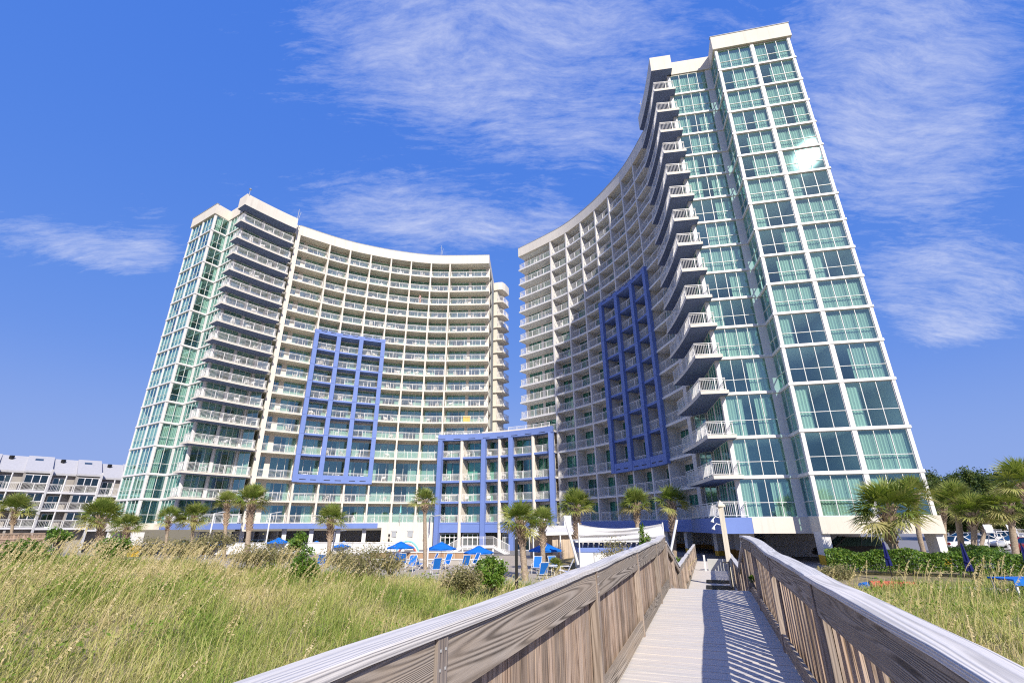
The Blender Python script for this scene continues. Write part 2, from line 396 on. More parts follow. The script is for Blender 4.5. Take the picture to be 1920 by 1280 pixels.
def thing(name, label, cat, loc=(0, 0, 0), group=None):
    o = bpy.data.objects.new(name, None); C.objects.link(o); o.location = loc; o.empty_display_size = .3
    return tag(o, label, cat, group)
def children(o): return [c for c in bpy.data.objects if c.parent == o]
KIDS = {}
def dup(root, loc, rotz=0, scale=1, label=None, group=None):
    if root.name not in KIDS: KIDS[root.name] = [(c, children(c)) for c in children(root)]
    r = root.copy(); C.objects.link(r); r.location = loc; r.rotation_euler = (0, 0, rotz); r.scale = (scale,) * 3 if not hasattr(scale, '__len__') else scale
    if label: r['label'] = label
    if group: r['group'] = group
    for c, gs in KIDS[root.name]:
        k = c.copy(); C.objects.link(k); k.parent = r
        for g in gs:
            q = g.copy(); C.objects.link(q); q.parent = k
    return r
def npmesh(name, V, F, mats, hue=None, parent=None, smooth=False, mi=None):
    me = bpy.data.meshes.new(name); k = F.shape[1]
    me.vertices.add(len(V)); me.vertices.foreach_set('co', V.astype(np.float32).ravel())
    me.loops.add(F.size); me.loops.foreach_set('vertex_index', F.astype(np.int32).ravel())
    me.polygons.add(len(F)); me.polygons.foreach_set('loop_start', np.arange(0, F.size, k, dtype=np.int32)); me.polygons.foreach_set('loop_total', np.full(len(F), k, dtype=np.int32))
    for q in mats: me.materials.append(M[q])
    if mi is not None: me.polygons.foreach_set('material_index', mi.astype(np.int32))
    if hue is not None:
        a = me.attributes.new('hue', 'FLOAT', 'POINT'); a.data.foreach_set('value', hue.astype(np.float32))
    if smooth: me.polygons.foreach_set('use_smooth', np.ones(len(F), dtype=bool))
    me.update(calc_edges=True)
    o = bpy.data.objects.new(name, me); C.objects.link(o)
    if parent is not None: o.parent = parent
    return o

# ------------------------------------------------------------------ ground
def sst(a, b, x):
    t = np.clip((x - a) / (b - a), 0, 1); return t * t * (3 - 2 * t)
def gh(x, y):
    x = np.asarray(x, float); y = np.asarray(y, float)
    dune = -2.72 + 1.15 * (1 - sst(-23, 0.5, x)) + .10 * np.sin(x * .55 + 1) * np.cos(y * .43) + .06 * np.sin(x * 1.3 + y * .9)
    dune = dune + .10 * sst(3, 10, x)
    far = -3.3 + .65 * sst(4, 9, x + 0 * y)
    t = sst(25.5, 31, y) * (x < 400)
    return dune * (1 - t) + far * t
def gz(x, y): return float(gh(x, y))
xs = np.concatenate([-np.geomspace(4000, 62, 22), np.linspace(-60, 60, 121), np.geomspace(62, 4000, 22)])
ys = np.concatenate([-np.geomspace(3000, 12, 14), np.linspace(-10, 40, 81), np.geomspace(41, 5000, 30)])
X, Y = np.meshgrid(xs, ys); Z = gh(X, Y)
Vt = np.stack([X, Y, Z], -1).reshape(-1, 3); nx, ny = len(xs), len(ys)
ii, jj = np.meshgrid(np.arange(nx - 1), np.arange(ny - 1)); q0 = (jj * nx + ii).ravel()
tag(npmesh('ground', Vt, np.stack([q0, q0 + 1, q0 + nx + 1, q0 + nx], -1), ['ground'], smooth=True), kind='structure')
def sheet(name, poly, z, mat):
    b = MB(); b.poly([(p[0], p[1], z) for p in poly]); tag(b.build(name, [mat], origin=(0, 0, 0)), kind='structure')
sheet('pool_deck', [(-48, 33), (-20, 31.5), (2.6, 29.5), (3.4, 46), (3.4, 62), (-48, 62)], -3.28, 'pavers')
sheet('garage_floor', [(-90, 62.2), (3.4, 62.2), (3.4, 120), (-90, 120)], -3.27, 'asphalt')
sheet('parking_lot', [(9.2, 33.0), (160, 28), (160, 150), (9.2, 150)], -2.62, 'asphalt')

# ------------------------------------------------------------------ hotel towers
OX, OY = -1.48, 77.3; EU = (.9285, -.3714); EV = (-.3714, -.9285)
def LW(m, p): return (OX + m * p[0] * EU[0] + p[1] * EV[0], OY + m * p[0] * EU[1] + p[1] * EV[1])
ZL = [.41, 3.42, 6.5, 10.1, 13.2] + [16.04 + 2.722 * i for i in range(10)] + [43.5, 46.39]
ZTOP = 48.15
FR = [(2.96, 0.0), (9.9, 2.63), (13.09, 4.13), (16.17, 6.16), (19.03, 8.43), (21.67, 10.93), (24.14, 13.6), (26.22, 16.46), (29.0, 21.03)]
def crom(P, sub):
    out = []; n = len(P)
    for i in range(n - 1):
        p0 = P[max(i - 1, 0)]; p1 = P[i]; p2 = P[i + 1]; p3 = P[min(i + 2, n - 1)]
        if i == 0: p0 = (2 * p1[0] - p2[0], 2 * p1[1] - p2[1] + .5)
        for k in range(sub):
            t = k / sub
            out.append(tuple(.5 * (2 * p1[a] + (p2[a] - p0[a]) * t + (2 * p0[a] - 5 * p1[a] + 4 * p2[a] - p3[a]) * t * t + (3 * p1[a] - p0[a] - 3 * p2[a] + p3[a]) * t ** 3) for a in (0, 1)))
    out.append(P[-1]); return out
SUB = 6
FC = crom(FR, SUB)                                  # the front edge of the curved wing, seven points a bay
def norms(P):
    N = []
    for i in range(len(P)):
        a = P[max(i - 1, 0)]; b = P[min(i + 1, len(P) - 1)]; dx, dy = b[0] - a[0], b[1] - a[1]; L = math.hypot(dx, dy)
        N.append((dy / L, -dx / L))                 # into the building
    return N
FN = norms(FC)
def off(d): return [(p[0] + n[0] * d, p[1] + n[1] * d) for p, n in zip(FC, FN)]
def lerp(a, b, t): return (a[0] + (b[0] - a[0]) * t, a[1] + (b[1] - a[1]) * t)
PT, PW, PS, PA, PB_ = (31.94, 29.1), (30.74, 22.9), (36.45, 28.2), (36.85, 30.36), (43.9, 29.1)
BK = (-.19, -.981)
PBB = (PB_[0] + BK[0] * 19, PB_[1] + BK[1] * 19)
TIP, TEND = (30.4, 30.45), (32.55, 29.95)
def qbez(a, c, b, n): return [tuple((1 - t) ** 2 * a[k] + 2 * t * (1 - t) * c[k] + t * t * b[k] for k in (0, 1)) for t in [i / n for i in range(n + 1)]]
BARC = qbez((28.05, 22.45), (29.35, 25.9), TIP, 8)     # the wavy outer edge of the end balconies

def fence_rail(mb, path, z, h=1.07, pick=.135, m=0, posts=None, closed_ends=True, mid=None):
    """metal railing of thin pickets along a polyline of world points at floor height z"""
    for a, b in zip(path[:-1], path[1:]):
        A = Vector((a[0], a[1], 0)); B = Vector((b[0], b[1], 0)); L = (B - A).length
        if L < .02: continue
        mb.beam(A + Vector((0, 0, z + h)), B + Vector((0, 0, z + h)), .06, .05, m)
        mb.beam(A + Vector((0, 0, z + h - .13)), B + Vector((0, 0, z + h - .13)), .03, .03, m)
        mb.beam(A + Vector((0, 0, z + .1)), B + Vector((0, 0, z + .1)), .03, .035, m)
        n = max(1, int(round(L / pick))); d = (B - A) / n; dn = d.normalized(); sd = Vector((-dn.y, dn.x, 0))
        for i in range(n):
            c = A + d * (i + .5)
            mb.obox(c - dn * .009 - sd * .009 + Vector((0, 0, z + .1)), dn * .018, sd * .018, (0, 0, h - .23), m)
    Ls = [0]
    for a, b in zip(path[:-1], path[1:]): Ls.append(Ls[-1] + math.hypot(b[0] - a[0], b[1] - a[1]))
    k = max(1, int(round(Ls[-1] / 1.45)))
    for i in range(k + 1):
        s_ = Ls[-1] * i / k; j = max(q for q in range(len(Ls)) if Ls[q] <= s_ + 1e-6); j = min(j, len(path) - 2)
        t = (s_ - Ls[j]) / max(Ls[j + 1] - Ls[j], 1e-6); p = lerp(path[j], path[j + 1], t)
        mb.box(p[0] - .028, p[1] - .028, z, p[0] + .028, p[1] + .028, z + h + .03, m)

def glazing(mb, a, b, z0, z1, panes, trans=0.0, f=.05, dep=.09, fm=0, gm=1):
    """a framed glass wall from a to b (world points), frame material fm, glass gm"""
    A = Vector((a[0], a[1], 0)); B = Vector((b[0], b[1], 0)); d = (B - A); L = d.length; d = d / L; nn = Vector((-d.y, d.x, 0))
    o = A - nn * (dep / 2)
    mb.obox(o + Vector((0, 0, z0)), d * L, nn * dep, (0, 0, f), fm)
    mb.obox(o + Vector((0, 0, z1 - f)), d * L, nn * dep, (0, 0, f), fm)
    for i in range(panes + 1):
        s_ = i / panes * (L - f)
        mb.obox(o + d * s_ + Vector((0, 0, z0 + f)), d * f, nn * dep, (0, 0, z1 - z0 - 2 * f), fm)
    if trans:
        zt = z0 + (z1 - z0) * trans
        for i in range(panes):
            s0 = i / panes * (L - f) + f; s1 = (i + 1) / panes * (L - f)
            mb.obox(o + d * s0 + Vector((0, 0, zt)), d * (s1 - s0), nn * dep, (0, 0, f * .9), fm)
    mb.quad(A + Vector((0, 0, z0)), B + Vector((0, 0, z0)), B + Vector((0, 0, z1)), A + Vector((0, 0, z1)), gm)

def curtain(mb, a, b, inw, z0, z1, spans, m=0):
    """pleated curtains behind the glass a-b, set back along the inward vector"""
    for t0, t1 in spans:
        L = math.hypot(b[0] - a[0], b[1] - a[1]) * (t1 - t0); n = max(4, int(L / .10))
        pr = None
        for i in range(n + 1):
            t = t0 + (t1 - t0) * i / n; k = .22 + (.085 if i % 2 else 0.0) + rnd.uniform(-.015, .015)
            p = (a[0] + (b[0] - a[0]) * t + inw[0] * k, a[1] + (b[1] - a[1]) * t + inw[1] * k)
            if pr: mb.quad((pr[0], pr[1], z0), (p[0], p[1], z0), (p[0], p[1], z1), (pr[0], pr[1], z1), m)
            pr = p
def spans_for(kind):
    r = rnd.random()
    if kind == 'end':
        if r < .38: return [(.02, .98)]
        if r < .60: return [(.30, .98)]
        if r < .72: return [(.02, .36), (.62, .98)]
        if r < .84: return [(.02, .30)]
        if r < .96: return [(.60, .98)]
        return []
    if r < .30: return [(.02, .98)]
    if r < .55: return [(.02, .45)]
    if r < .75: return [(.02, .22), (.78, .98)]
    if r < .88: return [(.55, .98)]
    return []

class Parts:
    """collects the repeated parts of one building: the hundred that show largest stay single, the rest become one mass"""
    def __init__(s, root): s.root = root; s.d = {}
    def put(s, name, mb, mats, at, sub=None, boost=1.0):
        s.d.setdefault(name, []).append((boost / max(1, Vector(at).length), mb, mats, sub))
    def flush(s, limit=100):
        for name, L in s.d.items():
            L.sort(key=lambda q: -q[0])
            for w_, mb, mats, sub in L[:limit]:
                o = mb.build(name, mats, s.root)
                if sub and sub[1].f: sub[1].build(sub[0], sub[2], o)
            rest = L[limit:]
            if rest:
                big = MB(); mats = list(rest[0][2]); extra = None
                for w_, mb, mt, sub in rest:
                    big.add(mb)
                    if sub and sub[1].f:
                        q = MB(); q.add(sub[1]); q.m = [len(mats) for _ in q.m]; big.add(q); extra = sub[2]
                if extra: mats = mats + extra
                tag(big.build(name, mats, s.root), kind='stuff')

CHAIRS = []                                          # spots for balcony chairs: world x, y, z, heading, words
def tower(m, label):
    BZ = -.62 if m > 0 else -.22
    base = LW(m, (24, 10)); t = thing('hotel_tower', label, 'hotel', (base[0], base[1], -3.0), )
    W = lambda p: LW(m, p)
    WL = lambda P: [LW(m, p) for p in P]
    sunlit = m < 0
    P = Parts(t); nb = len(FR) - 1
    gl = 'glass'
    # structure inside
    front = WL(off(0.0)); back = WL(off(13.5))
    cw = MB(); cw.strip(WL(off(6.2)), WL(off(12.5)), .5, 46.2)
    cw.prism(WL([(33.2, 24.0), (41.2, 22.8), (39.2, 12.0), (31.5, 12.8)]), .5, 46.2)
    cw.build('core_wall', ['core'], t)
    endpoly = [FR[-1], (29.5, 21.8), (PW[0], PW[1]), PT, (PT[0] + .05, PT[1] + .05), PS, PA, PB_, PBB, (27.5, 9.5)]
    for k in range(0, 17):
        z = ZL[k]; s_ = MB()
        zt, zb = z + .12, z - .12
        if k == 16: zt, zb = z + .3, z - .02
        if k == 0: zb = -.55 if m > 0 else -.16
        s_.strip(front, back, zb, zt); s_.prism(WL(endpoly), zb + .004, zt - .004)
        s_.build('floor_slab', ['stucco' if sunlit else 'white'], t)
        if 0 < k < 16:
            e = MB()
            for a, b in ((PA, PB_), (PS, PA), (PT, PS), (PB_, PBB)):
                A = Vector((*W(a), 0)); B = Vector((*W(b), 0)); d = (B - A).normalized(); nn = Vector((-d.y, d.x, 0)) * m
                if nn.dot(Vector((*W((a[0] * .5 + b[0] * .5, a[1] * .5 + b[1] * .5)), 0)) - Vector((*W((37, 20)), 0))) < 0: nn = -nn
                ex = .09
                e.obox(A - d * (.10 if a in (PA, PB_) else -.02) - nn * .12 + Vector((0, 0, z - .105)), d * ((B - A).length + (.20 if a in (PA,) else 0)), nn * (.12 + ex), (0, 0, .21))
            e.build('spandrel_band', ['white'], t)
    # fins between the rooms, then the doors and railings of the curved wing
    for i in range(1, nb + 1):
        j = i * SUB; d_ = MB(); p, n_ = FC[j], FN[j]; tx = (-n_[1], n_[0]); hw = .125 if i < nb else .34
        q = lambda a, b: W((p[0] + tx[0] * a + n_[0] * b, p[1] + tx[1] * a + n_[1] * b))
        d_.prism([q(-hw, -.03), q(hw, -.03), q(hw, 1.75), q(.1, 1.75), q(.1, 6.3), q(-.1, 6.3), q(-.1, 1.75), q(-hw, 1.75)], -.02 if i < nb else -.5, 46.4)
        d_.build('fin_wall', ['stucco' if sunlit else 'wall_grey_shade'], t)
        c_ = MB(); c_.prism([q(-.28, .9), q(.28, .9), q(.28, 1.5), q(-.28, 1.5)], -3.4, -.02); c_.prism([q(-.285, .895), q(.285, .895), q(.285, 1.505), q(-.285, 1.505)], -3.4, -2.2, 1, 1, 1)
        c_.build('garage_column', ['white', 'yellow' if not sunlit else 'white'], t)
    for k in range(16):
        z0 = ZL[k] + .12; z1 = ZL[k + 1] - .12
        hgt = z1 - (.12 if k > 4 else .35)
        for i in range(nb):
            a = (FC[i * SUB][0] + FN[i * SUB][0] * 1.72, FC[i * SUB][1] + FN[i * SUB][1] * 1.72)
            b = (FC[(i + 1) * SUB][0] + FN[(i + 1) * SUB][0] * 1.72, FC[(i + 1) * SUB][1] + FN[(i + 1) * SUB][1] * 1.72)
            L = math.hypot(b[0] - a[0], b[1] - a[1]); inn = FN[i * SUB + SUB // 2]
            t0 = .18 / L; t1 = 1 - t0
            if i == 0: secs = [(.06, .47, 3), (.53, t1, 3)]
            elif i == nb - 1: secs = [(t0, .62, 3), (.74, 1 - .36 / L, 2)]
            else: secs = [(t0, t1, 3)]
            wl = MB(); A, B = W(a), W(b)
            head = MB(); Av = Vector((*A, 0)); Bv = Vector((*B, 0)); dd = (Bv - Av)
            inw = Vector((*W(lerp(a, (a[0] + inn[0], a[1] + inn[1]), 1)), 0)) - Av
            wl.obox(Av + Vector((0, 0, hgt)) + inw * .0, dd, inw * .2, (0, 0, z1 - hgt + .02))
            pv = 0.0
            for s0, s1, np_ in secs + [(1.0, 1.0, 0)]:
                if s0 - pv > .001: wl.obox(Av + dd * pv + Vector((0, 0, z0 - .02)) - inw * .0, dd * (s0 - pv), inw * .2, (0, 0, hgt - z0 + .02))
                pv = s1
            P.put('recess_wall', wl, ['stucco' if sunlit else 'wall_grey_shade'], (*A, z0))
            for s0, s1, np_ in secs:
                g = MB(); cu = MB()
                aa, bb = lerp(A, B, s0), lerp(A, B, s1)
                o_ = inw * .08
                aa = (aa[0] + o_.x, aa[1] + o_.y); bb = (bb[0] + o_.x, bb[1] + o_.y)
                glazing(g, aa, bb, z0, hgt, np_)
                curtain(cu, aa, bb, (inw.x, inw.y), z0 + .03, hgt - .08, spans_for('bay'))
                P.put('sliding_door', g, ['frame', 'glass_dk_shade' if not sunlit else gl], (*A, z0), ('curtain', cu, ['curtain']))
            r_ = MB(); pth = [(FC[j][0] + FN[j][0] * .13, FC[j][1] + FN[j][1] * .13) for j in range(i * SUB, (i + 1) * SUB + 1)]
            pth[0] = lerp(pth[0], pth[1], .3); pth[-1] = lerp(pth[-1], pth[-2], .3)
            if i == 0: pth = [(FC[0][0] + FN[0][0] * 1.7 + .12, FC[0][1] + FN[0][1] * 1.7), (FC[0][0] + FN[0][0] * .13 + .12, FC[0][1] + FN[0][1] * .13)] + pth[1:]
            fence_rail(r_, WL(pth), z0, pick=.14)
            hid = .5 if (k < 4 and i < 1) else 1.0
            P.put('balcony_railing', r_, ['white'], (*A, z0), boost=hid)
            for _ in range(2 if i == 0 else 1):
                n_ch = rnd.choice([0, 1, 1, 2] if sunlit else [0, 0, 1])
                for c in range(n_ch):
                    tt = rnd.uniform(.14, .86); q = lerp(a, b, tt); dist = rnd.uniform(.75, 1.15)
                    CHAIRS.append((*W((q[0] - inn[0] * dist, q[1] - inn[1] * dist)), z0, rnd.uniform(0, 6.28), sunlit, k, i))
    # the glazed end block
    def facade(a, b, k, panes, trans, kind, name='window', cols='glass'):
        z0 = ZL[k] + .10; z1 = ZL[k + 1] - .12
        g = MB(); cu = MB(); A, B = W(a), W(b)
        ctr = W((37.5, 22)); d = Vector((B[0] - A[0], B[1] - A[1], 0)).normalized(); nn = Vector((-d.y, d.x, 0))
        if nn.dot(Vector((ctr[0] - A[0], ctr[1] - A[1], 0))) < 0: nn = -nn
        glazing(g, A, B, z0, z1, panes, trans, f=.048)
        curtain(cu, A, B, (nn.x, nn.y), z0 + .05, z1 - .22, spans_for(kind))
        P.put(name, g, ['frame', cols], (*A, z0), ('curtain', cu, ['curtain']))
    mid = lerp(PA, PB_, .5)
    e_ = ((PB_[0] - PA[0]) / 7.16, (PB_[1] - PA[1]) / 7.16)
    sh = lambda p, a, b=0: (p[0] + e_[0] * a + BK[0] * b, p[1] + e_[1] * a + BK[1] * b)
    for k in range(16):
        facade(sh(PA, .22, .06), sh(mid, -.16, .06), k, 3, .37, 'end'); facade(sh(mid, .16, .06), sh(PB_, -.22, .06), k, 3, .37, 'end')
        facade(sh(PS, 0, .05), sh(PA, .02, .25), k, 2, .37, 'bay')
        facade(sh(PT, .25, .04), sh(PS, -.62, .04), k, 4, .37, 'end')
        facade(lerp(PW, (29.45, 21.75), .12), lerp(PW, (29.45, 21.75), .95), k, 2, .37, 'bay')
        pa = lerp(PT, PW, .05); pb = lerp(PT, PW, .47); pc = lerp(PT, PW, .53); pd = lerp(PT, PW, .95)
        facade(pa, pb, k, 3, 0, 'bay', 'sliding_door', 'glass_dk_shade' if not sunlit else 'glass'); facade(pc, pd, k, 3, 0, 'bay', 'sliding_door', 'glass_dk_shade' if not sunlit else 'glass')
    def column(p, a0, a1, b0, b1, z0=-.02, z1=46.42, mat='white', foot=True):
        c_ = MB(); c_.prism(WL([sh(p, a0, b0), sh(p, a1, b0), sh(p, a1, b1), sh(p, a0, b1)]), z0, z1); c_.build('column', [mat], t)
    column(PA, -.02, .22, -.05, .22); column(PB_, -.22, .02, -.05, .22); column(mid, -.16, .16, -.05, .14)
    column(PS, -.62, -.0, -.02, .3, mat='white'); column(PT, -.02, .25, -.03, .26)
    for f_ in (.5, 1.0):
        p = lerp(PT, PW, f_); column(p, -.02, .2, -.16, .16)
    for p, w_ in ((PA, .4), (PB_, .4)):
        c_ = MB(); c_.prism(WL([sh(p, -.35 if p is PB_ else -.1, .1), sh(p, .45 if p is PA else .1, .1), sh(p, .45 if p is PA else .1, 1.4), sh(p, -.35 if p is PB_ else -.1, 1.4)]), -3.4, -.5)
        c_.prism(WL([sh(p, -.354 if p is PB_ else -.104, .096), sh(p, .454 if p is PA else .104, .096), sh(p, .454 if p is PA else .104, 1.404), sh(p, -.354 if p is PB_ else -.104, 1.404)]), -3.4, -2.0, 1, 1, 1)
        c_.build('garage_column', ['white', 'yellow'], t)
    bw = MB(); bw.prism(WL([sh(PB_, -.12, .2), sh(PB_, 0.0, .2), PBB, (PBB[0] - .3, PBB[1])]), .5, 46.3); bw.build('side_wall', ['white'], t)
    pw = MB(); pw.prism(WL([sh(mid, -.06, .25), sh(mid, .06, .25), sh(mid, .06, 6), sh(mid, -.06, 6)]), .5, 46.3)
    pw.prism(WL([sh(PS, -.06, .35), sh(PS, .06, .35), sh(PS, .06, 6), sh(PS, -.06, 6)]), .5, 46.3); pw.build('partition_wall', ['core'], t)
    # wavy end balconies with blue undersides
    bpoly = BARC + [TEND, (32.35, 28.9), sh(PT, .1, .1), (PW[0] + .1, PW[1]), (29.6, 21.75)]
    for k in range(1, 16):
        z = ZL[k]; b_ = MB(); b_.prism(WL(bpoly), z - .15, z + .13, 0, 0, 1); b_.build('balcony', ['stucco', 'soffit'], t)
    ip = [lerp(p, (31.6, 25.5), .025) for p in BARC]
    for k in range(0, 16):
        r_ = MB(); fence_rail(r_, WL([(29.3, 22.0)] + ip + [(32.4, 29.75), (32.38, 29.1)]), ZL[k] + .13, pick=.135)
        P.put('balcony_railing', r_, ['white'], (*W(TIP), ZL[k]), boost=1.5)
        for c in range(rnd.choice([1, 2, 2])):
            q = lerp((31.0, 28.6), (29.9, 23.5), rnd.random()); CHAIRS.append((*W((q[0] - .6, q[1])), ZL[k] + .13, rnd.uniform(0, 6.28), sunlit, k, 9))
    # base band, parapet, roof
    if True:
        bb = MB(); i0 = 0
        jj0 = (3 * SUB + 3) if sunlit else 2 * SUB
        bb.strip(WL(off(-.08))[jj0:], WL(off(.4))[jj0:], BZ, .50)
        arc = [lerp(p, (31.6, 25.5), -.01) for p in BARC]
        bb.prism(WL(arc + [(TEND[0], TEND[1] + .03), (32.35, 28.9), (31.9, 28.8), (30.7, 22.7), (29.3, 21.6)]), BZ, .50)
        bb.build('base_band', ['blue'], t)
        pl = MB(); pl.prism(WL([(32.6, 28.75), (32.62, 29.12), sh(PS, -.03, -.10), sh(PA, -.12, -.16), sh(PB_, .14, -.16), (PBB[0] + .14, PBB[1]), (32, 14)]), BZ, .52)
        pl.build('plinth_band', ['stucco'], t)
        if sunlit:
            gw = MB(); A_ = WL(off(-.02)); B_ = WL(off(.35)); gw.strip(A_[5:jj0], B_[5:jj0], -3.4, .5)
            gw.build('ground_wall', ['stucco'], t)
            for q in (SUB * 2 + 1, SUB * 2 + 5):
                pq, nq = FC[q], FN[q]; v = MB(); c0 = W((pq[0] - nq[0] * .03, pq[1] - nq[1] * .03)); tx = Vector((EU[0] * -1, EU[1] * -1, 0))
                v.box(c0[0] - .4, c0[1] - .06, -1.5, c0[0] + .4, c0[1] + .05, -.75); v.box(c0[0] - .5, c0[1] - .1, -.72, c0[0] + .5, c0[1] + .05, -.62)
                v.build('vent_window', ['cap'], t)
            for q in (SUB * 3, SUB * 1 + 3):
                pq, nq = FC[q], FN[q]; c0 = W((pq[0] - nq[0] * .1, pq[1] - nq[1] * .1)); v = MB()
                v.box(c0[0] - .12, c0[1] - .12, -2.0, c0[0] + .12, c0[1] + .12, -1.75); v.box(c0[0] - .12, c0[1] - .12, -1.3, c0[0] + .12, c0[1] + .12, -1.05); v.box(c0[0] - .04, c0[1] - .04, -1.75, c0[0] + .04, c0[1] + .04, -1.3)
                v.build('wall_lantern', ['dark'], t)
    gwall = MB(); gwall.strip(WL(off(9.0)), WL(off(9.4)), -3.4, -.55); gwall.strip(WL(off(8.97)), WL(off(9.0)), -3.4, -2.2, 1, 1, 1)
    gwall.prism(WL([(34, 20), (41.5, 19), (41.5, 18.7), (34, 19.7)]), -3.4, -.55)
    for i in range(7):
        q = lerp((30.5, 25.5), (28.2, 15), i / 6); gwall.prism(WL([(q[0] + 1.2, q[1]), (q[0] + 2.3, q[1] + .1), (q[0] + 2.3, q[1] - .2), (q[0] + 1.2, q[1] - .3)]), -3.4, -.55)
        gwall.prism(WL([(q[0] + 1.19, q[1] + .01), (q[0] + 2.31, q[1] + .11), (q[0] + 2.31, q[1] - .21), (q[0] + 1.19, q[1] - .31)]), -3.4, -2.0, 1, 1, 1)
    gwall.build('garage_wall', ['wall_grey_shade', 'orange'], t)
    pa = MB(); pa.strip(WL(off(-.06)), WL(off(13.5)), 46.66, ZTOP); pa.strip(WL(off(-.06)), WL(off(.5)), 46.35, 46.66)
    rp = [FR[-1], PW, PT, sh(PT, 0, -.12), sh(PS, -.02, -.12), sh(PA, -.22, -.22), sh(PB_, .22, -.22), (PBB[0] + .2, PBB[1]), (27.5, 9.5)]
    pa.prism(WL(rp), 46.36, ZTOP + .02)
    pa.prism(WL(BARC + [(TEND[0], TEND[1] + .02), (32.35, 28.9), (31.9, 28.8), (30.7, 22.7), (29.3, 21.6)]), 46.36, ZTOP + .18, 0, 0, 1)
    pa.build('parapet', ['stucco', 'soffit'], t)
    cp = MB(); cp.strip(WL(off(-.10)), WL(off(.3)), ZTOP, ZTOP + .07)
    cp.prism(WL([sh(PA, -.27, -.27), sh(PB_, .27, -.27), sh(PB_, .27, .1), sh(PA, -.27, .1)]), ZTOP + .02, ZTOP + .09); cp.build('roof_flashing', ['cap'], t)
    # inner end wall and the small rear balconies behind it
    n0, p0 = FN[0], FC[0]; tx = (-n0[1], n0[0])
    ew = MB(); q = lambda a, b: W((p0[0] + tx[0] * a + n0[0] * b, p0[1] + tx[1] * a + n0[1] * b))
    ew.prism([q(.45, 1.74), q(.75, 1.74), q(.75, 13.5), q(.45, 13.5)], -3.4, 46.4)
    ew.build('end_wall', ['stucco'], t)
    if sunlit:
        for k in range(4, 16):
            for b_ in (3.6, 8.5):
                g = MB(); zz = ZL[k] + .9; g.obox((*q(.44, b_), zz), Vector((*q(.44, b_ + .9), 0)) - Vector((*q(.44, b_), 0)), Vector((*q(.36, b_), 0)) - Vector((*q(.44, b_), 0)), (0, 0, 1.3), 0)
                g.obox((*q(.355, b_ + .1), zz + .1), Vector((*q(.355, b_ + .8), 0)) - Vector((*q(.355, b_ + .1), 0)), Vector((*q(.345, b_), 0)) - Vector((*q(.355, b_), 0)), (0, 0, 1.1), 1)
                P.put('end_window', g, ['frame', 'glass_grey'], (*q(.4, b_), zz))
        rb = [(5.6, -10.3), (4.75, -10.55), (4.5, -11.5), (4.55, -13.7), (6.2, -14.2), (9, -14.2), (9, -10.3)]
        for k in range(3, 17):
            b_ = MB(); z = ZL[k]; b_.prism(WL(rb), z - .14, z + .13 if k < 16 else 48.0); b_.build('rear_balcony', ['stucco'], t)
            if k < 16:
                r_ = MB(); fence_rail(r_, WL([lerp(p, (7, -12.4), .04) for p in rb[:5]]), z + .13, pick=.14); P.put('balcony_railing', r_, ['white'], (*W(rb[2]), z))
        rw = MB(); rw.prism(WL([(5.9, -10.6), (5.9, -14.0), (12, -14.0), (12, -10.6)]), -3.4, 46.4); rw.build('rear_wall', ['stucco'], t)
    # the blue frame laid over three bays
    fr = MB(); ks = (4, 5, 6, 7)
    zlo, zhi = 6.12, 30.15
    for i in ks:
        p, n_ = FC[i * SUB], FN[i * SUB]; tq = (-n_[1], n_[0]); hw = .33
        w2 = lambda a, b: W((p[0] + tq[0] * a + n_[0] * b, p[1] + tq[1] * a + n_[1] * b))
        zz = [zlo + .002] + [ZL[k] for k in range(3, 11)] + [zhi - .002]
        for z0, z1 in zip(zz[:-1], zz[1:]):
            fr.prism([w2(-hw, -.34), w2(hw, -.34), w2(hw, .12), w2(-hw, .12)], z0 + .02, z1 - .02)
            fr.prism([w2(-hw + .03, -.31), w2(hw - .03, -.31), w2(hw - .03, .1), w2(-hw + .03, .1)], z1 - .025, z1 + .025)
    A_ = WL(off(-.30)); B_ = WL(off(.10))
    for z0, z1 in ((zlo, 7.25), (zhi - .62, zhi)):
        for i in ks[:-1]: fr.strip(A_[i * SUB + 0:(i + 1) * SUB + 1], B_[i * SUB:(i + 1) * SUB + 1], z0, z1)
    C_ = WL(off(-.05)); D_ = WL(off(1.72))
    for k in range(3, 11):
        fr.strip(C_[ks[0] * SUB:ks[-1] * SUB + 1], D_[ks[0] * SUB:ks[-1] * SUB + 1], ZL[k] - .16, ZL[k] + .10)
    fr.build('blue_frame', ['blue'], t)
    sl_ = MB(); E_ = WL(off(-.312))
    for i in ks[:-1]:
        for c in (1.0, 3.6):
            a = i * SUB + c; b = a + 1.5
            pt = lambda x: lerp(E_[int(x)], E_[min(int(x) + 1, len(E_) - 1)], x - int(x))
            for z0 in (zlo + .36, zhi - .22):
                A, B = pt(a), pt(b); sl_.quad((*A, z0), (*B, z0), (*B, z0 + .1), (*A, z0 + .1))
    sl_.build('frame_slot', ['dark'], t)
    P.flush()
    return t
tower(-1, 'sunlit curved hotel tower with pale periwinkle frame, standing beside the low grey row houses')
tower(1, 'tall curved hotel tower with glass end wall nearest the boardwalk and shaded deep blue frame')

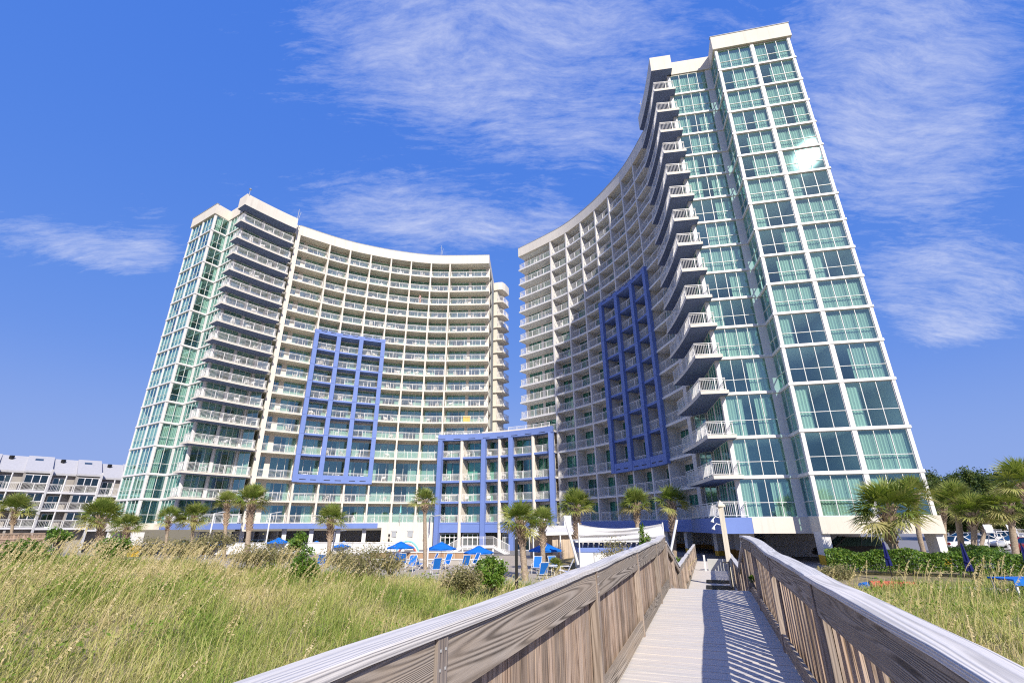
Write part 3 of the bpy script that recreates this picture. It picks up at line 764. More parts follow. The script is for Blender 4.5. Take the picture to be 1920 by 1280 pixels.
# ------------------------------------------------------------------ low blue building between the towers
def link():
    t = thing('link_building', 'low periwinkle balcony building joining the two curved hotel towers', 'hotel', (OX, OY - 2, -3.3))
    W = lambda p: LW(1, p)
    vf = lambda u: 2.0 + .018 * u * u
    us = [-9.45, -6.15, -2.45, .15, 2.2, 5.95, 9.15]
    full = [-9.75 + i * 19.3 / 24 for i in range(25)]
    edge = lambda d: [W((u, vf(u) - d)) for u in full]
    P = Parts(t)
    for k in range(0, 5):
        s_ = MB(); z = ZL[k]
        s_.strip(edge(0), edge(8), z - .12, z + .12); s_.strip(edge(-.06), edge(.03), z - .14, z + .14, 1, 1, 1)
        s_.strip(edge(.06), edge(1.9), z - .16, z - .121, 1, 1, 1)
        s_.build('floor_slab', ['stucco', 'blue'], t)
    for i, u in enumerate(us):
        c_ = MB(); blue = i % 2 == 0
        if blue:
            c_.prism([W((u - .36, vf(u) + .3)), W((u + .36, vf(u) + .3)), W((u + .36, vf(u) - .4)), W((u - .36, vf(u) - .4))], -3.4, ZL[4] - .2)
            c_.build('column', ['blue'], t)
        else:
            p = W((u, vf(u) - .1)); c_.tube([(p[0], p[1], -3.4), (p[0], p[1], ZL[4] - .13)], .27, 14); c_.build('round_column', ['stucco'], t, smooth=False)
    pa = MB(); z4 = ZL[4]; pa.strip(edge(-.32), edge(.3), z4 - .32, z4 + .62)
    pa.build('parapet', ['blue'], t)
    sl_ = MB(); E = [W((u, vf(u) + .331)) for u in full]
    for i in range(0, 24, 3):
        A, B = E[i], lerp(E[i + 1], E[i + 2], .4); sl_.quad((*A, z4 - .16), (*B, z4 - .16), (*B, z4 - .07), (*A, z4 - .07))
    sl_.build('parapet_slot', ['dark'], t)
    wp = MB(); wp.strip(edge(1.2)[8:23], edge(1.5)[8:23], z4 + .1, z4 + 1.15); wp.build('roof_wall', ['stucco'], t)
    rr = MB(); fence_rail(rr, edge(.1)[:9], z4 + .12, pick=.14); fence_rail(rr, edge(.6)[14:24], z4 + .3, h=1.15, pick=.14); rr.build('roof_railing', ['white'], t)
    cw = MB(); cw.strip(edge(5.5), edge(8), -3.4, z4); cw.build('core_wall', ['core'], t)
    for k in range(0, 4):
        z0, z1 = ZL[k] + .12, ZL[k + 1] - .16
        for i in range(6):
            u0, u1 = us[i] + .3, us[i + 1] - .3
            pth = [W((u0 + (u1 - u0) * q / 4, vf(u0 + (u1 - u0) * q / 4) - .12)) for q in range(5)]
            r_ = MB(); fence_rail(r_, pth, z0, pick=.14); P.put('balcony_railing', r_, ['white'], (*pth[0], z0))
            a, b = W((us[i] + .18, vf(us[i]) - 1.9)), W((us[i + 1] - .18, vf(us[i + 1]) - 1.9))
            g = MB(); cu = MB(); glazing(g, a, b, z0, z1 - .35, 3 if i != 2 else 2); inw = (-EV[0], -EV[1])
            curtain(cu, a, b, inw, z0 + .04, z1 - .45, spans_for('bay')); P.put('sliding_door', g, ['frame', 'glass_dk_shade'], (*a, z0), ('curtain', cu, ['curtain']))
            h_ = MB(); h_.obox((*a, z1 - .36), Vector((b[0] - a[0], b[1] - a[1], 0)), Vector((inw[0], inw[1], 0)) * .2, (0, 0, .4)); P.put('door_head', h_, ['stucco'], (*a, z0))
            if rnd.random() < .8:
                q = lerp(pth[1], a, .5); CHAIRS.append((q[0], q[1], z0, rnd.uniform(0, 6.28), 2, k, i))
            if i in (0, 1, 2, 3, 4, 5):
                f_ = MB(); uu = us[i + 1]; f_.prism([W((uu - .08, vf(uu) - .5)), W((uu + .08, vf(uu) - .5)), W((uu + .08, vf(uu) - 5)), W((uu - .08, vf(uu) - 5))], ZL[k] + .12, ZL[k + 1] - .12); P.put('fin_wall', f_, ['stucco'], (*a, z0))
    # ground storey: blue fascia, white doors with transoms, dark opening
    gf = MB(); gf.strip(edge(-.02), edge(.4), -.9, .27); gf.build('base_band', ['blue'], t)
    for i in range(6):
        a, b = W((us[i] + .3, vf(us[i]) - .7)), W((us[i + 1] - .3, vf(us[i + 1]) - .7))
        if i == 2: continue
        g = MB(); glazing(g, a, b, -3.3, -1.0, 4, .72, f=.11); P.put('entrance_door', g, ['white', 'glass_grey'], (*a, -3))
    P.flush()
    return t
link()

# ------------------------------------------------------------------ boardwalk
BD = (.3587, .9335); BR = (.9335, -.3587)
def bw(s, r, z=0.0): return Vector((BD[0] * s + BR[0] * r, BD[1] * s + BR[1] * r, z))
def bsr(x, y): return x * BD[0] + y * BD[1], x * BR[0] + y * BR[1]
def zdeck(s):
    if s < 14.2: return -1.68 + .0121 * s
    if s < 19.0: return -1.51 + (-2.5 + 1.51) * (s - 14.2) / 4.8
    return -2.5
SEED = [0]
def seed(): SEED[0] += 1; return SEED[0]
def boards_deck(name, s0, s1, parent, r0=-1.22, r1=.82, pitch=.142):
    b = MB(); n = int((s1 - s0) / pitch)
    for i in range(n):
        sa = s0 + i * pitch; sb = sa + pitch - .0035; za, zb = zdeck(sa), zdeck(sb); j = rnd.uniform(-.003, .003)
        if sa >= 14.1 and sb > 18.9 and sa < 19: pass
        p = bw((sa + sb) / 2, r0, (za + zb) / 2 - .02 + j); q = bw((sa + sb) / 2, r1, (za + zb) / 2 - .02 + j)
        b.beam(p, q, sb - sa, .04, 0, seed=seed())
    # joists under the boards
    for r in (r0 + .1, (r0 + r1) / 2, r1 - .1): b.beam(bw(s0, r, zdeck(s0) - .15), bw(s1, r, zdeck(s1 - .01) - .15), .045, .19, 0, seed=seed())
    return b.build(name, ['wood_deck'], parent)
bt = thing('boardwalk', 'grey plank boardwalk running from the dunes to the hotel towers', 'boardwalk', tuple(bw(5, 0, -1.7)))
boards_deck('deck', -3.0, 14.2, bt); boards_deck('ramp', 14.2, 19.0, bt); boards_deck('lower_deck', 19.0, 41, bt, -1.22, .83)
dp = MB()
for s in (-2, 1.2, 4.4, 7.6, 10.8, 14.0):
    for r in (-1.1, .70): dp.beam(bw(s, r, gz(*bw(s, r)[:2]) - .3), bw(s, r, zdeck(s) - .1), .14, .14, 0, up=(1, 0, 0), seed=seed())
dp.build('pile', ['wood_post'], bt)

def railing(label, side, s0, s1, ztop, post_s, r_cap, w_cap, gap, cap_h=.042, fasc=.24, toe=.19, group='boardwalk railings'):
    """side -1: the inside faces +r, side +1: the inside faces -r"""
    k = -side                                           # direction from the rail to the walk
    t = thing('wooden_railing', label, 'railing', tuple(bw((s0 + s1) / 2, r_cap, zdeck((s0 + s1) / 2))), group)
    step = .8; n = max(2, int((s1 - s0) / step)); ss = [s0 + (s1 - s0) * i / n for i in range(n + 1)]
    cp = MB()
    cuts = [s0] + [p for p in post_s if s0 + .3 < p < s1 - .3][::2] + [s1]
    for a, b in zip(cuts[:-1], cuts[1:]):
        m_ = max(1, int((b - a) / .5)); sd = seed(); L = b - a
        bx = (sd * 7.31) % 50; by = (sd * 3.77) % 30
        for i in range(m_):
            x0, x1 = a + L * i / m_, a + L * (i + 1) / m_ - (.003 if i == m_ - 1 else 0)
            A0 = bw(x0, r_cap - w_cap / 2, ztop(x0)); A1 = bw(x0, r_cap + w_cap / 2, ztop(x0)); B0 = bw(x1, r_cap - w_cap / 2, ztop(x1)); B1 = bw(x1, r_cap + w_cap / 2, ztop(x1))
            h = Vector((0, 0, cap_h)); nn = len(cp.v)
            cp.v += [tuple(q) for q in (A0 - h, B0 - h, B1 - h, A1 - h, A0, B0, B1, A1)]
            cp.b += [(bx + q[0], by + q[1], sd + .35) for q in ((x0, 0), (x1, 0), (x1, w_cap), (x0, w_cap), (x0, .06), (x1, .06), (x1, w_cap + .06), (x0, w_cap + .06))]
            fs = [(0, 3, 2, 1), (4, 5, 6, 7), (0, 1, 5, 4), (2, 3, 7, 6)]
            if i == 0: fs.append((3, 0, 4, 7))
            if i == m_ - 1: fs.append((1, 2, 6, 5))
            for q in fs: cp.f.append(tuple(nn + z for z in q)); cp.m.append(0)
    o = cp.build('cap_rail', ['wood_cap'], t)
    bev = o.modifiers.new('edge', 'BEVEL'); bev.width = .006; bev.segments = 2; bev.limit_method = 'ANGLE'
    rin = r_cap + k * .02                               # post centre line
    for s in post_s:
        if s < s0 - .01 or s > s1 + .01: continue
        p_ = MB(); p_.beam(bw(s, rin, zdeck(s) - .35), bw(s, rin, ztop(s) - cap_h - .002), .088, .088, 0, up=(BD[0], BD[1], 0), seed=seed())
        for dz in (.05, .12, .19):
            for e in (-.022, .022):
                c0 = bw(s + e, rin + k * .044, ztop(s) - cap_h - dz); p_.obox(c0 - Vector((.005, .005, .005)), (.01, 0, 0), (0, .01, 0), (0, 0, .01), 1)
        p_.build('post', ['wood_post', 'steel'], t)
    edges = [s0] + [p for p in post_s if s0 < p < s1] + [s1]
    for a, b in zip(edges[:-1], edges[1:]):
        if b - a < .25: continue
        rf = rin + k * .012
        f_ = MB(); zt = lambda s: ztop(s) - cap_h - fasc / 2 - .004
        f_.beam(bw(a + .05, rf, zt(a + .05)), bw(b - .05, rf, zt(b - .05)), .038, fasc, 0, seed=seed()); f_.build('fascia_board', ['wood_fascia'], t)
        q_ = MB(); zq = lambda s: zdeck(s) + .03 + toe / 2
        q_.beam(bw(a + .05, rf, zq(a + .05)), bw(b - .05, rf, zq(b - .05)), .038, toe, 0, seed=seed()); q_.build('toe_board', ['wood_fascia'], t)
    pk = MB(); s = s0 + .02; ro = rin - k * (.044 + .02)
    while s < s1 - .1:
        wd_ = rnd.uniform(.128, .142); lean = rnd.uniform(-.006, .006)
        za, zb = zdeck(s) - .10 + rnd.uniform(-.03, .02), ztop(s) - cap_h - .006
        pk.beam(bw(s + wd_ / 2, ro, za), bw(s + wd_ / 2 + lean, ro + rnd.uniform(-.003, .003), zb), wd_, .026, 0, up=(BR[0], BR[1], 0), seed=seed())
        s += wd_ + gap * rnd.uniform(.7, 1.3)
    pk.build('picket_screen', ['wood_picket'], t)
    return t
und = lambda s, ph: .012 * math.sin(s * 1.9 + ph) + .008 * math.sin(s * 4.1 + ph * 2)
zt_l = lambda s: (-.39 if s < 2.2 else -.39 - .01 * min((s - 2.2) / 1.3, 1) + .0087 * max(s - 3.5, 0)) + und(s, .4) * .4 + (.05 * min(max(s - 12.6, 0), 1.0))
zt_r = lambda s: -.42 + .011 * (min(s, 8) - 2.2) + .105 * min(max((s - 8.2) / 2.6, 0), 1.0) + und(s, 2.2) * .5
railing('weathered boardwalk railing with solid pickets in full sun beside the grassy dune', -1, -1.6, 14.2, zt_l, [-1.1, 2.08, 5.3, 8.5, 11.7, 14.1], -1.183, .15, .012)
railing('weathered boardwalk railing with gapped pickets casting striped shadows on the planks', 1, -1.6, 14.2, zt_r, [-1.2, 1.9, 5.0, 8.2, 11.4, 14.1], .775, .175, .10)
zt_f = lambda s: (zdeck(s) + 1.17) + und(s, 1.0)
railing('lower sunlit boardwalk railing past the ramp, beside the white snack bar', -1, 14.4, 40.5, zt_f, [14.5, 16.6, 19, 22, 25, 28, 31, 34, 37, 40.4], -1.19, .15, .02, fasc=.14, toe=.14)
railing('lower boardwalk railing past the ramp, beside the cream shower post', 1, 14.4, 33, zt_f, [14.5, 16.6, 19, 22, 25, 28, 31, 32.9], .79, .15, .09, fasc=.14, toe=.14)

# ------------------------------------------------------------------ plants
def leaf_arrays(ctr, nrm_len, n, size, hue, flat=0.0):
    """n leaf quads at points ctr (n,3)"""
    a = rng.normal(size=(n, 3)); a[:, 2] *= (1 - flat); a /= np.linalg.norm(a, axis=1)[:, None]
    b = rng.normal(size=(n, 3)); b -= (b * a).sum(1)[:, None] * a; b /= np.linalg.norm(b, axis=1)[:, None]
    s1 = size * rng.uniform(.6, 1.3, (n, 1)); s2 = s1 * rng.uniform(.35, .6, (n, 1))
    V = np.stack([ctr - a * s1, ctr + b * s2, ctr + a * s1, ctr - b * s2], 1).reshape(-1, 3)
    F = np.arange(n * 4).reshape(n, 4)
    return V, F, np.repeat(hue, 4)
def clumpy(n, rad, nc, spread, low=-.2):
    c = rng.normal(size=(nc, 3)); c /= np.linalg.norm(c, axis=1)[:, None]; c *= rng.uniform(.45, .95, (nc, 1)); c[:, 2] = np.maximum(c[:, 2], low)
    i = rng.integers(0, nc, n); p = c[i] + rng.normal(size=(n, 3)) * spread
    return p * np.array(rad), (c[i][:, 2] * .0 + rng.uniform(0, 1, nc)[i])
def shrub(name, label, x, y, z, rad, n, size, mat, group, cat='shrub', nc=26, spread=.17, twigs=True):
    t = thing(name, label, cat, (x, y, z), group)
    p, h = clumpy(n, rad, nc, spread); p[:, 2] += rad[2] * .75; p[:, 2] = np.maximum(p[:, 2], .02)
    V, F, H = leaf_arrays(p, None, n, size, np.clip(.35 * h + .65 * rng.uniform(0, 1, n), 0, 1))
    npmesh('foliage', V, F, [mat], H, t)
    if twigs:
        b = MB()
        for k in range(9):
            q = rng.normal(size=3); q[2] = abs(q[2]) + .6; q /= np.linalg.norm(q)
            e = q * np.array(rad) * 1.15 + np.array([0, 0, rad[2] * .3])
            b.tube([(rnd.uniform(-.1, .1), rnd.uniform(-.1, .1), -.1), tuple(e * .55 + np.array([0, 0, .05])), tuple(e)], [.03, .02, .006], 5)
        b.build('stems', ['twig'], t, origin=(0, 0, 0))
    return t

def palm_crown_mesh(idx, leaves=40, lf=26):
    Vs = []; Fs = []; Hs = []; Ms = []; nv = 0
    for i in range(leaves):
        f = (i + .5) / leaves
        el = math.radians(86 - (100 + 5 * idx) * f ** 1.05 + rng.uniform(-10, 10)); az = i * 2.399 + rng.uniform(-.35, .35)
        t = np.array([math.cos(el) * math.cos(az), math.cos(el) * math.sin(az), math.sin(el)])
        side = np.array([-math.sin(az), math.cos(az), 0.0]); tw = rng.uniform(-.5, .5)
        nrm = np.cross(side, t); side = side * math.cos(tw) + nrm * math.sin(tw); nrm = np.cross(side, t)
        Lp = rng.uniform(.40, .55); Rf = rng.uniform(.46, .60)
        hub = t * Lp + np.array([0, 0, -.05 * (1 - math.sin(el)) * Lp])
        hl = np.clip(rng.uniform(.05, .55) + (.42 if f > .84 else .12 * f), 0, 1)
        # stalk
        w_ = .012
        Vs += [side * w_, -side * w_, hub - side * w_, hub + side * w_]; Fs.append((nv, nv + 1, nv + 2, nv + 3)); Hs += [hl] * 4; nv += 4
        for j in range(lf):
            a = math.radians(-118 + 236 * (j + .5) / lf + rng.uniform(-3, 3))
            d = t * math.cos(a) + side * math.sin(a) + nrm * .12 * rng.uniform(-1, 1)
            up = abs(math.cos(a)) * .18
            L = Rf * (1 - .28 * (abs(a) / 2.06) ** 2) * rng.uniform(.88, 1.08)
            pq = np.cross(d, nrm); pq /= np.linalg.norm(pq)
            wd_ = Rf * .5 * math.radians(236 / lf) * .44
            m1 = hub + d * L * .5 - nrm * (.05 * L) + np.array([0, 0, -.02]); tip = hub + d * L + np.array([0, 0, -L * rng.uniform(.06, .30) * (1.1 if el < .4 else .5)])
            Vs += [hub, m1 + pq * wd_, tip, m1 - pq * wd_]; Fs.append((nv, nv + 1, nv + 2, nv + 3)); Hs += [hl, hl, min(1, hl + .3), hl]; nv += 4
    o = npmesh('crown_source', np.array(Vs), np.array(Fs), ['palm'], np.array(Hs))
    me = o.data; bpy.data.objects.remove(o); me.name = 'palm_crown'; return me
CROWNS = [palm_crown_mesh(i, (30, 44, 36, 27, 40)[i], 26) for i in range(5)]
NP = [0]
def palm(label, cx, cy, cz, R_, bx, by, thick=.17, boots=.35, lean=0.0, group='palmetto palms around the hotel'):
    """palm with its crown centre at c, crown radius R_, trunk foot at b"""
    gzb = gz(bx, by)
    t = thing('palm_tree', label, 'palm tree', (bx, by, gzb), group)
    B = Vector((0, 0, -.2)); T = Vector((cx - bx, cy - by, cz - gzb - R_ * .30)); H = T.z
    P = []
    for i in range(9):
        f = i / 8; P.append(B.lerp(T, f) + Vector((math.sin(f * math.pi) * lean, 0, 0)))
    tr = MB(); n = 26; path = []; rad = []
    for i in range(n + 1):
        f = i / n * 7.999; k = int(f); path.append(P[k].lerp(P[k + 1], f - k)); rad.append(thick * (1.25 if i == 0 else 1 - .18 * i / n) * (1 + .05 * math.sin(i * 2.1) + rnd.uniform(-.04, .04)))
    tr.tube(path, rad, 12); tr.build('trunk', ['bark'], t, origin=(0, 0, 0), smooth=True)
    if boots > 0:
        b = MB(); z0 = 1 - boots; nb_ = int(H * boots / .085)
        for i in range(nb_):
            f = z0 + boots * (i + .5) / nb_
            c = B.lerp(T, f) + Vector((math.sin(f * math.pi) * lean, 0, 0)); ex = (f - z0) / boots
            for q in range(3):
                a = i * 1.31 + q * 2.094 + rnd.uniform(-.2, .2); d = Vector((math.cos(a), math.sin(a), 0)); sd = Vector((-d.y, d.x, 0))
                r0 = thick * .8; ln = rnd.uniform(.30, .52) * (.7 + .6 * ex) * (R_ / 1.8) ** .5; w0 = thick * .55
                o = c + d * r0; e = o + d * ln * .62 + Vector((0, 0, ln * .8)); k = d * .035
                b.quad(o - sd * w0, o + sd * w0, e + sd * w0 * .45, e - sd * w0 * .45); b.quad(o - sd * w0 - k, e - sd * w0 * .45 - k, e + sd * w0 * .45 - k, o + sd * w0 - k)
                b.quad(o - sd * w0, e - sd * w0 * .45, e - sd * w0 * .45 - k, o - sd * w0 - k); b.quad(o + sd * w0, o + sd * w0 - k, e + sd * w0 * .45 - k, e + sd * w0 * .45)
        b.build('leaf_bases', ['boot'], t, origin=(0, 0, 0))
    c = bpy.data.objects.new('crown', CROWNS[NP[0] % 5]); C.objects.link(c); c.parent = t; c.location = T; c.rotation_euler = (0, 0, NP[0] * 1.7); c.scale = (R_, R_, R_ * .92)
    NP[0] += 1
    return t
def palm_px(label, u, v, wpx, Y, ub, boots=.35, thick=None, lean=0.0, **k):
    c = aty(u, v, Y); d = Y * _cp + c.z * _sp; R_ = wpx / 2 * d / FPX * 1.12
    b = aty(ub, 1040, Y)
    return palm(label, c.x, c.y, c.z, R_, b.x, b.y, thick or .17, boots, lean, **k)
palm_px('ragged palmetto in front of the grey row houses', 32, 945, 74, 60, 18, .3)
palm_px('broad palmetto between the row houses and the sunlit tower', 192, 957, 84, 50, 192, .5, .2)
palm_px('stubby young palmetto at the corner of the sunlit tower', 240, 978, 58, 45, 240, .5, .14)
palm_px('slim palmetto before the plinth corner of the sunlit tower', 318, 962, 54, 53, 312, .3, .16)
palm_px('small-crowned palmetto left of the blue parked car', 366, 958, 62, 55, 360, .3, .17)
palm_px('palmetto with thin crown beside the tall thick one', 427, 935, 54, 57, 422, .4, .2)
palm_px('tall thick-trunked palmetto with shaggy boots before the sunlit tower', 474, 928, 72, 54, 464, .5, .27)
palm_px('palmetto among the open blue umbrellas under the pale frame', 622, 963, 66, 47, 618, .45, .2)
palm_px('slender bare-trunked palmetto before the cream ground wall', 797, 930, 60, 43, 799, .18, .17)
palm_px('large palmetto in front of the low periwinkle building', 975, 962, 88, 34, 985, .42, .22)
palm_px('second palmetto close behind the large one by the low building', 1016, 968, 64, 40, 1018, .5, .2)
palm_px('bushy palmetto before the white tarpaulin', 1080, 938, 76, 46, 1082, .6, .24)
palm_px('palmetto rising behind the white tarpaulin', 1192, 935, 72, 47, 1197, .35, .2)
palm_px('palmetto beside the leaning white pole', 1258, 930, 76, 45, 1264, .6, .22)
palm_px('big shaggy palmetto with thick booted trunk before the glass end wall', 1660, 935, 138, 30, 1702, .52, .25, lean=-.5)
palm_px('thin smooth-trunked palmetto beside the shaggy one', 1712, 915, 84, 33, 1735, .12, .15, lean=-.25)
palm_px('palmetto with twin neighbour beside the parked white cars', 1788, 928, 88, 44, 1803, .25, .24)
palm_px('fuller palmetto behind the hedge next to the parked cars', 1822, 948, 84, 42, 1822, .35, .22)
palm_px('half-hidden palmetto in the gap beside the tower corner', 1766, 945, 60, 50, 1772, .3, .2)
palm_px('palmetto with pale pineapple boots near the parking lot', 1886, 935, 84, 40, 1902, .35, .24)
palm_px('tall spiky palmetto cut by the frame edge', 1915, 890, 110, 33, 1950, .3, .22)
palm_px('short palmetto leaning near the row of parked cars', 1848, 965, 60, 55, 1838, .4, .2)

# shrubs on the dune edge
def shrub_px(label, u, v, wpx, hpx, Y, kind, group=None, n=2600):
    p = aty(u, v, Y); d = Y * _cp + p.z * _sp; rx = wpx / 2 * d / FPX; rz = hpx / 2 * d / FPX
    g = min(gz(p.x, p.y), p.z)
    sz = .045 if kind == 'shrub' else .032
    n = n if kind == 'shrub' else int(n * 1.7)
    return shrub('dune_shrub' if kind == 'shrub' else 'dry_bush', label, p.x, p.y, p.z - rz * 1.1, (rx, rx * .8, rz), n, sz * (1 + Y / 60), kind, group, spread=.17 if kind == 'shrub' else .26)
shrub_px('bright green rounded bush beside the dark pole', 925, 1064, 66, 62, 21, 'shrub', n=5200)
shrub_px('green bush among the dry scrub below the blue umbrella', 575, 1050, 56, 58, 23, 'shrub')
shrub_px('yellow-green bush rising before the garage opening', 562, 1012, 40, 44, 30, 'shrub', n=1800)
shrub_px('dark green mound in the grass below the slat fence', 50, 1030, 96, 48, 24, 'shrub', n=3600)
shrub_px('dark green bush at the foot of the stubby young palm', 215, 1022, 66, 46, 25, 'shrub')
shrub_px('small green bush next to the broad palmetto', 112, 1000, 44, 34, 30, 'shrub', n=1500)
shrub_px('grey dry bush behind the grass in front of the pool umbrellas', 690, 1045, 100, 56, 25, 'scrub', n=2400)
shrub_px('straw-coloured bush below the thick palm', 488, 1032, 90, 46, 26, 'scrub', n=2400)
shrub_px('dry tan bush by the yellow-footed column', 395, 1012, 80, 40, 29, 'scrub', n=2000)
shrub_px('dry bush just before the green rounded bush', 868, 1075, 70, 50, 20, 'scrub', n=2200)
shrub_px('low straw scrub in front of the low white pool wall', 345, 1024, 80, 34, 31, 'scrub', n=1500)
shrub_px('ragged dry scrub between the thick palm and lamp post', 530, 1036, 60, 40, 29, 'scrub', n=1200)
shrub_px('wide pale scrub below the palm under the pale frame', 645, 1040, 70, 44, 28, 'scrub', n=1600)
shrub_px('thin brown scrub right of the grey dry bush', 735, 1050, 50, 36, 26, 'scrub', n=900)
shrub_px('straw scrub at the corner column with yellow foot', 285, 1020, 60, 36, 30, 'scrub', n=1200)
shrub_px('thin grey bush above the boardwalk railing, before the tarpaulin', 1150, 1022, 66, 56, 27, 'scrub', n=900)
shrub_px('leafy spike of green in front of the white tarpaulin', 1208, 1002, 24, 60, 28, 'shrub', n=900)
shrub_px('small leafy plant between the two railings', 1268, 1052, 22, 20, 24, 'shrub', n=500)
shrub_px('green sprig growing through the far end of the gapped railing', 1410, 1084, 9, 14, 12.0, 'shrub', n=120)
shrub_px('dry fringe of grass under the hedge by the boardwalk', 1560, 1066, 70, 34, 24, 'scrub', n=1800)

# clipped hedge by the shaded tower
def hedge(label, pts, n, hgt, wid):
    x, y = pts[0]; t = thing('hedge', label, 'hedge', (x, y, gz(x, y)))
    P = []
    segs = list(zip(pts[:-1], pts[1:])); Ls = [math.hypot(b[0] - a[0], b[1] - a[1]) for a, b in segs]; tot = sum(Ls)
    for (a, b), L in zip(segs, Ls):
        m_ = int(n * L / tot); tt = rng.uniform(0, 1, m_); cx = a[0] + (b[0] - a[0]) * tt; cy = a[1] + (b[1] - a[1]) * tt
        ang = rng.uniform(-.3, math.pi + .3, m_); bump = 1 + .12 * np.sin(cx * 2.1) + .08 * np.sin(cx * 5.3 + cy)
        rr = rng.uniform(.75, 1.03, m_) * bump; nx_, ny_ = -(b[1] - a[1]) / L, (b[0] - a[0]) / L
        P.append(np.stack([cx + np.cos(ang) * wid * rr * nx_ - x, cy + np.cos(ang) * wid * rr * ny_ - y, np.maximum(.05, hgt * .35 + np.sin(ang) * hgt * .65 * rr)], 1))
    P = np.concatenate(P); V, F, H = leaf_arrays(P, None, len(P), .07, rng.uniform(0, 1, len(P)))
    npmesh('foliage', V, F, ['shrub'], H, t)
    return t
hA = aty(1550, 1050, 31); hB = aty(1790, 1050, 28); hC = aty(1960, 1050, 26)
hedge('long clipped green hedge in front of the shaded tower and parking lot', [(hA.x, hA.y), (hB.x, hB.y), (hC.x, hC.y)], 15000, 1.25, .95)
hD = aty(1770, 1025, 38); hE = aty(1870, 1020, 38)
hedge('second green hedge along the edge of the parking lot', [(hD.x, hD.y), (hE.x, hE.y)], 4500, 1.1, .9)

# trees beyond the parking lot
def tree(label, u, v, wpx, hpx, Y, n=9000):
    p = aty(u, v, Y); d = Y * _cp + p.z * _sp; rx = wpx / 2 * d / FPX; rz = hpx / 2 * d / FPX; g = -2.7
    t = thing('broadleaf_tree', label, 'tree', (p.x, p.y, g), 'trees beyond the parking lot')
    q, h = clumpy(n, (rx, rx * .8, rz), 34, .15, -.7); q[:, 2] += p.z - g
    V, F, H = leaf_arrays(q, None, n, .19, np.clip(.4 * h + .6 * rng.uniform(0, 1, n), 0, 1)); npmesh('crown', V, F, ['tree'], H, t)
    b = MB(); b.tube([(0, 0, -.2), (.2, 0, (p.z - g) * .5), (0, .1, p.z - g)], [.35, .26, .12], 8)
    for k in range(6):
        a = k * 1.05; b.tube([(.1, 0, (p.z - g) * .5), (math.cos(a) * rx * .5, math.sin(a) * rx * .4, p.z - g + rz * .2)], [.13, .04], 6)
    b.build('trunk', ['twig'], t, origin=(0, 0, 0)); return t
tree('dark oak crown showing past the glass tower corner', 1765, 930, 60, 90, 92)
tree('flat-topped dark pine rising highest over the parking lot', 1812, 912, 70, 50, 96)
tree('dense dark tree behind the pineapple-booted palm', 1850, 932, 76, 84, 90)
tree('dark tree behind the tall spiky palm', 1900, 935, 90, 90, 86)
tree('low dark tree mass at the far side of the parked cars', 1800, 968, 110, 50, 88)
tree('dark spreading tree at the outer edge of the parking lot', 1960, 930, 110, 110, 84)

tree('broad olive-green tree behind the twin palmettos', 1798, 938, 110, 84, 82)
tree('broad olive-green tree right of the lifeguard chairs', 1872, 932, 100, 90, 78)
tree('wide dark tree filling the gap behind the lifeguard chairs', 1880, 962, 120, 70, 80)
tree('dark rounded tree just past the glass tower corner, low down', 1772, 965, 70, 60, 84)
tree('tall dark tree behind the fuller palmetto', 1835, 925, 60, 90, 88)
# dune grass and sea oats
def patch(x, y): return np.sin(x * .61 + 1.3 * np.sin(y * .37)) * np.cos(y * .53 + .8 * np.sin(x * .29)) + .5 * np.sin(x * 1.7 + y * 1.1)
def keep(x, y):
    s = x * BD[0] + y * BD[1]; r = x * BR[0] + y * BR[1]
    ok = ~((r > -1.36) & (r < .98)) & (y > .2)
    far = np.where(r < 0, 27.5 + np.clip(-x, 0, 30) * .10 - np.clip(x + 7, 0, 10) * .25, 22.5)
    return ok & (y < far)
def sample(n, d0, d1, power, a0=-50, a1=50):
    u = rng.uniform(0, 1, n); d = (d0 ** power + u * (d1 ** power - d0 ** power)) ** (1 / power); a = np.radians(rng.uniform(a0, a1, n))
    return d * np.sin(a), d * np.cos(a)
def blades(n, power, hmin, hmax, wbase, name, mat, a0=-54, a1=52, d0=1.6, d1=44, tuft=9):
    x, y = sample(n // tuft, d0, d1, power, a0, a1); x = np.repeat(x, tuft); y = np.repeat(y, tuft)
    x = x + rng.normal(size=len(x)) * .09; y = y + rng.normal(size=len(y)) * .09
    k = keep(x, y); x, y = x[k], y[k]; n = len(x); d = np.hypot(x, y); pt = patch(x, y)
    z = gh(x, y) - .03
    h = rng.uniform(hmin, hmax, n) * (1 + .22 * pt) * (.75 + .5 * rng.uniform(0, 1, n))
    wv = wbase * (.6 + d / 14) * rng.uniform(.7, 1.3, n)
    az = rng.normal(.15, 1.5, n); ln = rng.uniform(.2, 1.15, n)
    dx = np.cos(az) * ln; dy = np.sin(az) * ln * .8
    vz = 1 / np.sqrt(1 + (ln * .7) ** 2)
    ax = np.cos(rng.uniform(0, np.pi, n)); ay = np.sqrt(1 - ax ** 2)
    # width mostly across the view
    P0 = np.stack([x, y, z], 1); P1 = P0 + np.stack([dx * h * .28, dy * h * .28, h * .55 * vz], 1); P2 = P0 + np.stack([dx * h * .95, dy * h * .95, h * (1 - .3 * ln) * vz], 1)
    Wd = np.stack([ax, ay, 0 * ax], 1) * wv[:, None]
    V = np.stack([P0 - Wd, P0 + Wd, P1 + Wd * .8, P1 - Wd * .8, P2 + Wd * .15, P2 - Wd * .15], 1).reshape(-1, 3)
    b = np.arange(n)[:, None] * 6
    F = np.concatenate([b + np.array([[0, 1, 2, 3]]), b + np.array([[3, 2, 4, 5]])])
    hue = np.clip(.55 - .26 * pt + rng.normal(0, .24, n), 0, 1)
    H = np.stack([hue + .05, hue + .05, hue, hue, hue + .12, hue + .12], 1).clip(0, 1).ravel()
    return V, F, H
